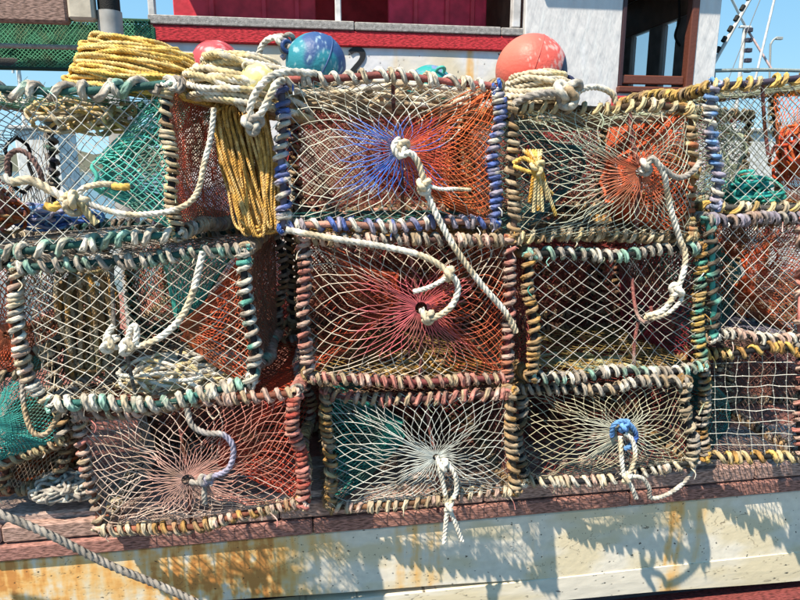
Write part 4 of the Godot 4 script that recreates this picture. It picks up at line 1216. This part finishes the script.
# ---------------------------------------------------------------- ropes, floats
func build_heaps() -> void:
	build_tarp()
	var a := Acc.new()
	# golden coil on the top left trap
	org = Vector3(-0.842, 1.327, -0.250)
	coil(a, Vector3(-0.779, 1.290, -0.200), Vector3(0.235, 0.085, 0.16), 54, 0.0064, [Color(0.80, 0.53, 0.14), YELLOW, Color(0.78, 0.56, 0.22), YELLOW], 1.0, -0.15, Vector3(0, -0.035, 0.0), 0.3)
	solo(a, "rope_coil", M.rope, "big yellow rope coil lying on the top left trap", "rope", "loose rope on the traps")
	a = Acc.new()
	org = Vector3(-0.981, 1.231, -0.300)
	tangle(a, Vector3(-0.960, 1.228, -0.170), Vector3(0.16, 0.075, 0.12), 300, 0.0055, [PALEYEL, CREAM, Color(0.60, 0.42, 0.16), CREAM * 0.8], 2.0, false)
	solo(a, "rope_tangle", M.rope, "straw-coloured rope tangle sagging into the top left trap below the yellow coil", "rope", "loose rope on the traps")
	a = Acc.new()
	org = Vector3(-0.473, 0.860, -0.100)
	hank(a, Vector3(-0.486, 1.242, -0.120), Vector3(-0.432, 0.886, -0.060), Vector3(0.10, 0.035, 0.06), 84, 0.0047, [Color(0.70, 0.43, 0.13), Color(0.62, 0.36, 0.09), Color(0.72, 0.48, 0.19), Color(0.60, 0.34, 0.09)], 3.0)
	solo(a, "rope_hank", M.rope, "golden brown rope hank hanging between the two left columns", "rope", "loose rope on the traps")
	a = Acc.new()
	org = Vector3(-0.487, 1.280, -0.150)
	coil(a, Vector3(-0.463, 1.243, -0.140), Vector3(0.19, 0.085, 0.17), 26, 0.0095, [CREAM, WHITE, PALEYEL * 0.9, CREAM], 4.0, 0.2, Vector3(0, -0.03, 0), 0.4)
	solo(a, "rope_coil", M.rope, "thick cream rope coil beside the blue buoy, above the hanging hank", "rope", "loose rope on the traps")
	a = Acc.new()
	org = Vector3(-0.412, 1.239, 0.000)
	rope(a, [Vector3(-0.607, 1.372, -0.100), Vector3(-0.555, 1.325, -0.040), Vector3(-0.507, 1.282, 0.000), Vector3(-0.457, 1.231, 0.020)], 0.0105, [WHITE, CREAM], 5.0)
	solo(a, "rope_length", M.rope, "white twisted rope end lying across the cream coil", "rope", "loose rope on the traps")
	a = Acc.new()
	org = Vector3(-0.411, 1.267, 0.000)
	rope(a, [Vector3(-0.251, 1.343, 0.000), Vector3(-0.327, 1.343, 0.030), Vector3(-0.378, 1.329, 0.045), Vector3(-0.419, 1.290, 0.050), Vector3(-0.443, 1.240, 0.050), Vector3(-0.437, 1.202, 0.045)], 0.011, [WHITE, WHITE * 0.9], 6.0)
	rope(a, [Vector3(-0.437, 1.202, 0.045), Vector3(-0.410, 1.228, 0.060), Vector3(-0.385, 1.273, 0.060), Vector3(-0.367, 1.307, 0.050), Vector3(-0.345, 1.319, 0.040)], 0.011, [WHITE, CREAM], 6.5)
	knot(a, Vector3(-0.437, 1.196, 0.050), 0.026, 0.012, [GREY, WHITE * 0.8], 6.6)
	solo(a, "rope_length", M.rope, "white rope looped over the corner of the trap below the blue buoy", "rope", "loose rope on the traps")
	a = Acc.new()
	org = Vector3(-0.366, 1.457, -0.300)
	rope(a, [Vector3(-0.444, 1.404, -0.300), Vector3(-0.417, 1.465, -0.280), Vector3(-0.383, 1.487, -0.260), Vector3(-0.345, 1.480, -0.250), Vector3(-0.326, 1.451, -0.260), Vector3(-0.354, 1.429, -0.280)], 0.010, [WHITE, WHITE * 1.1, LILAC], 7.0)
	knot(a, Vector3(-0.342, 1.476, -0.260), 0.03, 0.009, [WHITE, GREY], 7.5)
	solo(a, "rope_length", M.rope, "white rope knot sticking up left of the blue buoy", "rope", "loose rope on the traps")
	a = Acc.new()
	org = Vector3(0.005, 1.297, -0.250)
	tangle(a, Vector3(-0.016, 1.294, -0.220), Vector3(0.33, 0.055, 0.17), 330, 0.0075, [CREAM, BEIGE, WHITE * 0.9, CREAM, BEIGE * 0.7], 8.0, false)
	solo(a, "rope_tangle", M.rope, "cream rope tangle pressing into the top of the trap below the blue buoy", "rope", "loose rope on the traps")
	a = Acc.new()
	org = Vector3(0.467, 1.296, -0.100)
	coil(a, Vector3(0.472, 1.279, -0.120), Vector3(0.135, 0.05, 0.13), 16, 0.0098, [PALEYEL, CREAM, CREAM, WHITE], 9.0, 0.1, Vector3.ZERO, 0.35)
	solo(a, "rope_coil", M.rope, "pale yellow rope coil in front of the red buoy", "rope", "loose rope on the traps")
	a = Acc.new()
	org = Vector3(0.512, 1.287, 0.000)
	rope(a, [Vector3(0.361, 1.267, 0.000), Vector3(0.395, 1.285, 0.030), Vector3(0.446, 1.297, 0.040), Vector3(0.501, 1.295, 0.040)], 0.0125, [WHITE, GREY], 10.0)
	rope(a, [Vector3(0.539, 1.291, 0.030), Vector3(0.588, 1.316, 0.020), Vector3(0.644, 1.320, 0.000), Vector3(0.692, 1.303, -0.010), Vector3(0.708, 1.273, -0.010)], 0.010, [CREAM, WHITE], 10.4)
	knot(a, Vector3(0.523, 1.299, 0.035), 0.042, 0.014, [GREY, WHITE * 0.8, GREY], 10.5)
	knot(a, Vector3(0.535, 1.293, 0.030), 0.034, 0.013, [GREY, BEIGE], 10.8, 1.2)
	solo(a, "rope_length", M.rope, "grey rope with a fat knot below and right of the red buoy", "rope", "loose rope on the traps")
	a = Acc.new()
	org = Vector3(0.767, 1.243, -0.200)
	tangle(a, Vector3(0.756, 1.250, -0.200), Vector3(0.28, 0.035, 0.15), 200, 0.007, [PALEGREEN, CREAM * 0.8, GREY, PALEGREEN * 0.6], 11.0, false)
	solo(a, "net_heap", M.rope, "pale green net bundle on the yellow-roped trap below the wheelhouse window", "fishing net")
	a = Acc.new()
	org = Vector3(0.440, 1.003, 0.050)
	for k in 7:
		var dx := (k - 3) * 3.4
		var p := [Vector3(0.412, 1.126, 0.040) + Vector3(dx * 0.003, 0, 0), Vector3(0.423, 1.080, 0.060) + Vector3(dx * 0.001, rng.randf_range(-0.01, 0.01), 0), Vector3(0.437, 1.025, 0.055) + Vector3(dx * 0.0024, rng.randf_range(-0.02, 0.02), 0), Vector3(0.454, 0.962, 0.045) + Vector3(dx * 0.0044, rng.randf_range(-0.05, 0.03), 0)]
		rope(a, p, 0.006, [YELLOW, PALEYEL, GOLD], 12.0 + k, 8)
	rope(a, [Vector3(0.355, 1.086, 0.030), Vector3(0.383, 1.101, 0.050), Vector3(0.411, 1.083, 0.065), Vector3(0.440, 1.065, 0.060), Vector3(0.403, 1.059, 0.055), Vector3(0.352, 1.077, 0.040)], 0.007, [PALEYEL, YELLOW], 12.8)
	knot(a, Vector3(0.423, 1.074, 0.060), 0.022, 0.008, [YELLOW, PALEYEL], 12.9)
	solo(a, "rope_tassel", M.rope, "frayed yellow rope tassel tied at the left of the trap below the red buoy", "rope", "loose rope on the traps")
	# heaps inside the traps
	a = Acc.new()
	org = Vector3(-0.709, 0.348, -0.200)
	tangle(a, Vector3(-0.698, 0.392, -0.110), Vector3(0.23, 0.085, 0.11), 480, 0.0068, [CREAM, WHITE, PALEYEL * 0.9, WHITE], 13.0, false)
	solo(a, "rope_tangle", M.rope, "cream rope heap lying inside the left mid-height trap", "rope", "loose rope on the traps")
	a = Acc.new()
	org = Vector3(-1.069, 0.333, -0.300)
	hank(a, Vector3(-1.044, 0.695, -0.250), Vector3(-1.033, 0.387, -0.220), Vector3(0.11, 0.05, 0.12), 30, 0.0075, [OCHRE, TAN, CREAM * 0.7, PALEYEL * 0.7], 14.0)
	solo(a, "rope_hank", M.rope, "straw brown rope strands inside the left mid-height trap, behind its net", "rope", "loose rope on the traps")
	a = Acc.new()
	org = Vector3(0.125, 0.348, -0.200)
	tangle(a, Vector3(0.121, 0.363, -0.180), Vector3(0.24, 0.03, 0.15), 170, 0.0065, [OCHRE, GOLD * 0.8, TAN, PALEYEL * 0.7], 15.0, false)
	solo(a, "rope_tangle", M.rope, "ochre rope lying on the floor of the pink-roped trap", "rope", "loose rope on the traps")
	a = Acc.new()
	org = Vector3(0.773, 0.327, -0.200)
	tangle(a, Vector3(0.752, 0.352, -0.160), Vector3(0.22, 0.022, 0.13), 130, 0.006, [YELLOW * 0.8, PALEYEL * 0.7, PALEGREEN, OCHRE], 16.0, false)
	solo(a, "rope_tangle", M.rope, "yellow rope on the floor of the dark trap with a white-wrapped top bar", "rope", "loose rope on the traps")
	a = Acc.new()
	org = Vector3(1.364, 0.969, -0.200)
	tangle(a, Vector3(1.370, 0.988, -0.200), Vector3(0.12, 0.07, 0.13), 260, 0.006, [Color(0.04, 0.42, 0.38), TEAL, Color(0.05, 0.5, 0.46)], 17.0, false)
	solo(a, "net_heap", M.rope, "bright turquoise net bundle inside the top right trap", "fishing net")
	a = Acc.new()
	org = Vector3(1.544, 1.099, -0.200)
	tangle(a, Vector3(1.560, 1.135, -0.200), Vector3(0.10, 0.15, 0.1), 260, 0.006, [ORANGE, REDOR, PINK], 18.0, false)
	solo(a, "net_heap", M.rope, "orange net bundle at the right edge inside the top right trap", "fishing net")
	a = Acc.new()
	org = Vector3(1.019, 0.992, -0.150)
	tangle(a, Vector3(1.021, 1.034, -0.160), Vector3(0.075, 0.16, 0.12), 330, 0.0055, [PINK * 0.8, YELLOW * 0.8, ORANGE * 0.7, GREY, TAN], 19.0, false)
	solo(a, "net_heap", M.rope, "frayed orange and yellow netting inside the right end of the yellow-roped trap", "fishing net")
	a = Acc.new()
	org = Vector3(-1.135, 0.883, -0.300)
	tangle(a, Vector3(-1.120, 0.915, -0.320), Vector3(0.17, 0.055, 0.08), 240, 0.0055, [SKYB, LILAC, BLUE * 1.3, SKYB], 33.0, false)
	solo(a, "net_heap", M.rope, "light blue net bundle on the floor of the top left trap", "fishing net")
	a = Acc.new()
	org = Vector3(-1.252, 0.846, -0.200)
	tangle(a, Vector3(-1.266, 0.946, -0.220), Vector3(0.085, 0.12, 0.1), 240, 0.0055, [RUST * 2.2, PINK, TAN, ORANGE * 0.7], 34.0, false)
	solo(a, "net_heap", M.rope, "rust red net bundle in the top left trap at the picture edge", "fishing net")
	# mooring rope crossing the lower left corner
	a = Acc.new()
	org = Vector3(-0.971, 0.091, 0.350)
	rope(a, [Vector3(-1.625, 0.234, 0.100), Vector3(-1.380, 0.144, 0.100), Vector3(-1.233, 0.053, 0.090), Vector3(-1.106, -0.036, 0.080), Vector3(-0.949, -0.172, 0.060), Vector3(-0.776, -0.290, 0.050), Vector3(-0.493, -0.479, 0.060), Vector3(-0.016, -0.747, 0.100)], 0.0125, [GREY * 0.8, GREY, GREY * 0.7], 20.0)
	solo(a, "mooring_rope", M.rope, "thick grey laid mooring rope crossing the lower left corner", "rope")
	# floats
	buoy("blue ball buoy with white scuffs on top of the traps", Vector3(-0.242, 1.412, -0.280), 0.100, Vector3(-0.5, 0.25, 0.2), func(d: Vector3) -> Color:
		var n := nz.get_noise_3d(d.x * 260, d.y * 900, d.z * 260) + 0.6 * nz.get_noise_3d(d.x * 130, d.y * 130, d.z * 130 + 400)
		var c := Color(0.03, 0.21, 0.27).lerp(Color(0.035, 0.075, 0.20), smoothstep(-0.1, 0.25, d.x * 0.2 + nz.get_noise_3d(d.x * 70 + 50, d.y * 70, d.z * 70)))
		return c.lerp(Color(0.40, 0.55, 0.60), smoothstep(0.34, 0.6, n) * 0.6), Color(0.02, 0.05, 0.15))
	buoy("large red ball buoy with flaking paint and a navy end", Vector3(0.541, 1.417, -0.350), 0.128, Vector3(0.92, -0.30, 0.22), func(d: Vector3) -> Color:
		var n := nz.get_noise_3d(d.x * 620, d.y * 620, d.z * 620 + 70) + 0.5 * nz.get_noise_3d(d.x * 200, d.y * 200, d.z * 200 + 170)
		var c := Color(0.60, 0.10, 0.075)
		c = c.lerp(Color(0.62, 0.20, 0.13), smoothstep(0.1, 0.9, -d.x * 0.2 - d.y * 0.6))
		c = c.lerp(Color(0.62, 0.38, 0.34), smoothstep(0.1, 0.24, n - 0.7 * (0.45 - d.y)) * 0.8)
		if d.y > 0.74: c = Color(0.02, 0.025, 0.07)
		return c, Color(0.02, 0.025, 0.07))
	buoy("small pale yellow buoy half buried in the cream rope", Vector3(-0.421, 1.320, -0.020), 0.052, Vector3(-0.4, 0.5, 0.3), func(d: Vector3) -> Color:
		var n := nz.get_noise_3d(d.x * 200, d.y * 200, d.z * 200)
		return Color(0.64, 0.56, 0.22).lerp(Color(0.62, 0.58, 0.44), smoothstep(0.0, 0.3, n)), CREAM)
	buoy("teal buoy peeping over the rope-wrapped top bar", Vector3(0.154, 1.338, -0.300), 0.083, Vector3(0.2, 0.5, 0.6), func(d: Vector3) -> Color:
		var n := nz.get_noise_3d(d.x * 200, d.y * 200, d.z * 200)
		return Color(0.02, 0.26, 0.24).lerp(Color(0.16, 0.2, 0.34), smoothstep(0.0, 0.3, n)), TEAL)
	buoy("dull red buoy showing behind the cream rope coil", Vector3(-0.582, 1.412, -0.420), 0.09, Vector3(0.2, 0.3, -0.6), func(d: Vector3) -> Color:
		var n := nz.get_noise_3d(d.x * 200, d.y * 200, d.z * 200)
		return Color(0.42, 0.06, 0.07).lerp(Color(0.45, 0.3, 0.3), smoothstep(0.05, 0.3, n)), PINK)
	a = Acc.new()
	org = Vector3(-1.155, -0.049, -0.200)
	tangle(a, Vector3(-1.152, -0.018, -0.200), Vector3(0.12, 0.055, 0.08), 640, 0.0062, [WHITE, GREY, WHITE * 0.9, GREY * 1.2], 32.0, false)
	solo(a, "net_heap", M.rope, "off-white net bundle lying on the gunwale at the left", "fishing net")
	a = Acc.new()
	org = Vector3(-1.246, -0.011, -0.320)
	tangle(a, Vector3(-1.268, 0.013, -0.340), Vector3(0.16, 0.09, 0.12), 170, 0.006, [RUST * 2.0, TAN, ORANGE * 0.7, BEIGE], 31.0, false)
	solo(a, "rope_tangle", M.rope, "rust brown rope heaped behind the off-white net bundle at the far left", "rope", "loose rope on the traps")

# ---------------------------------------------------------------- beyond the boat
func build_far() -> void:
	# stay with black and white bands, right of the wheelhouse
	var root := thing("striped_stay", "diagonal stay banded black and white beside the wheelhouse corner", "rigging", Vector3(2.779, 1.866, -2.600))
	var p0 := Vector3(2.747, 1.780, -2.600)
	var p1 := Vector3(3.374, 2.904, -2.600)
	pipe(root, "stay", [p0 - Vector3(0.02, 0.1, 0), p1], 0.014, M.paint, Color(0.62, 0.62, 0.62), 10)
	for k in 14:
		var t0 := 0.05 + k * 0.066
		pipe(root, "band", [p0.lerp(p1, t0), p0.lerp(p1, t0 + 0.03)], 0.0165, M.hose, BLACK, 10)
	pipe(root, "foot_bracket", [p0 - Vector3(0.02, 0.1, 0), Vector3(p0.x - 0.05, -0.1, p0.z)], 0.012, M.metal, Color(0.4, 0.4, 0.4), 8)
	# another boat lying beyond, mostly its mast
	var b := thing("moored_boat", "distant white boat with a mast seen over the top right trap", "boat", Vector3(11.384, -1.6, -13.4))
	var bx: float = 11.384
	var wc := Color(0.66, 0.67, 0.68)
	var a := Acc.new()
	var st := [[-5.0, 0.1, 1.7], [-4.2, 0.7, 1.45], [-2.0, 1.25, 1.2], [1.0, 1.35, 1.1], [3.6, 1.1, 1.2]]
	for k in 4:
		var s0: Array = st[k]
		var s1: Array = st[k + 1]
		for sg in [-1.0, 1.0]:
			var q0 := Vector3(s0[0], -0.4, sg * s0[1] * 0.6)
			var q1 := Vector3(s1[0], -0.4, sg * s1[1] * 0.6)
			face(a, [q0, q1, Vector3(s1[0], s1[2], sg * s1[1]), Vector3(s0[0], s0[2], sg * s0[1])], Vector3(0, 0, sg), wc)
		face(a, [Vector3(s0[0], s0[2] - 0.2, -s0[1]), Vector3(s1[0], s1[2] - 0.2, -s1[1]), Vector3(s1[0], s1[2] - 0.2, s1[1]), Vector3(s0[0], s0[2] - 0.2, s0[1])], Vector3.UP, Color(0.3, 0.28, 0.26))
	face(a, [Vector3(3.6, -0.4, -0.66), Vector3(3.6, -0.4, 0.66), Vector3(3.6, 1.2, 1.1), Vector3(3.6, 1.2, -1.1)], Vector3.RIGHT, wc)
	put(a, "hull", M.paint, b)
	solid(b, "cabin", Vector3(bx - 0.5, -0.8, -14.0), Vector3(bx + 0.5, 1.9, -12.8), M.paint, wc, 0.05)
	solid(b, "cabin_roof", Vector3(bx - 0.6, 1.901, -14.1), Vector3(bx + 0.6, 1.98, -12.7), M.paint, Color(0.5, 0.5, 0.5), 0.02)
	var mt := Vector3(10.933, 4.509, -13.400)
	pipe(b, "mast", [Vector3(mt.x, 1.9, -13.4), mt], 0.05, M.paint, wc, 10)
	for k in 5:
		var yy := mt.y - 0.12 - k * 0.24
		solid(b, "mast_light", Vector3(mt.x - 0.05 + 0.02 * k, yy - 0.05, -13.33), Vector3(mt.x + 0.11 + 0.02 * k, yy + 0.05, -13.22), M.hose, Color(0.05, 0.05, 0.07), 0.01)
	solid(b, "crosstree", Vector3(mt.x - 0.16, mt.y - 0.05, -13.45), Vector3(mt.x + 0.16, mt.y, -13.35), M.paint, wc, 0.01)
	pipe(b, "strut", [mt, Vector3(11.520, 3.414, -13.000)], 0.028, M.paint, Color(0.55, 0.40, 0.40), 8)
	pipe(b, "strut", [mt, Vector3(9.900, 5.430, -13.000)], 0.03, M.paint, wc, 8)
	pipe(b, "antenna", [Vector3(11.003, 3.152, -12.900), Vector3(11.314, 5.284, -12.900)], 0.03, M.paint, wc, 8)
	pipe(b, "wire", [Vector3(10.405, 3.165, -13.100), Vector3(11.201, 5.511, -13.100)], 0.010, M.hose, Color(0.2, 0.2, 0.2), 6)
	# lamp standard on the far mole
	var lp := thing("street_lamp", "thin grey lamp standard far off against the sky", "street lamp", Vector3(33.605, -0.9, -40))
	pipe(lp, "column", [Vector3(33.605, -0.9, -40), Vector3(32.612, 8.282, -40.000), Vector3(32.544, 9.336, -40.000), Vector3(32.877, 9.738, -40.000), Vector3(33.187, 9.747, -40.000)], 0.07, M.metal, Color(0.4, 0.42, 0.42), 8)
	solid(lp, "lamp_head", Vector3(32.886, 9.673, -40.000) + Vector3(0, -0.05, -0.12), Vector3(33.343, 9.752, -40.000) + Vector3(0, 0.06, 0.12), M.metal, Color(0.4, 0.42, 0.42), 0.02)
	org = Vector3.ZERO
	a = Acc.new()
	boxa(a, Vector3(12, -3.0, -44), Vector3(160, -0.9, -38), Color(0.30, 0.28, 0.26), 0.1)
	struct(put(a, "breakwater", M.concrete, self))
	# a second boat and the low far shore
	var b2: Node3D = b.duplicate()
	b2.name = numbered("moored_boat")
	b2.set_meta("label", "distant white boat glimpsed through the top left trap")
	add_child(b2)
	b2.position = Vector3(-6.356, -1.6, -15.0)
	org = Vector3.ZERO
	a = Acc.new()
	for k in 60:
		var xa := -420.0 + k * 14.0
		var xb := xa + 14.0
		var ha := 3.0 + 7.0 * (nz.get_noise_1d(xa * 2.0) + 0.6) + 2.0 * nz.get_noise_1d(xa * 9.0)
		var hb := 3.0 + 7.0 * (nz.get_noise_1d(xb * 2.0) + 0.6) + 2.0 * nz.get_noise_1d(xb * 9.0)
		face(a, [Vector3(xa, -2, -300), Vector3(xb, -2, -300), Vector3(xb, hb, -330), Vector3(xa, ha, -330)], Vector3(0, 0.6, 0.8), Color(0.16, 0.17, 0.13))
		face(a, [Vector3(xa, ha, -330), Vector3(xb, hb, -330), Vector3(xb, -2, -380), Vector3(xa, -2, -380)], Vector3(0, 0.8, -0.6), Color(0.16, 0.17, 0.13))
	struct(put(a, "shore", M.concrete, self))
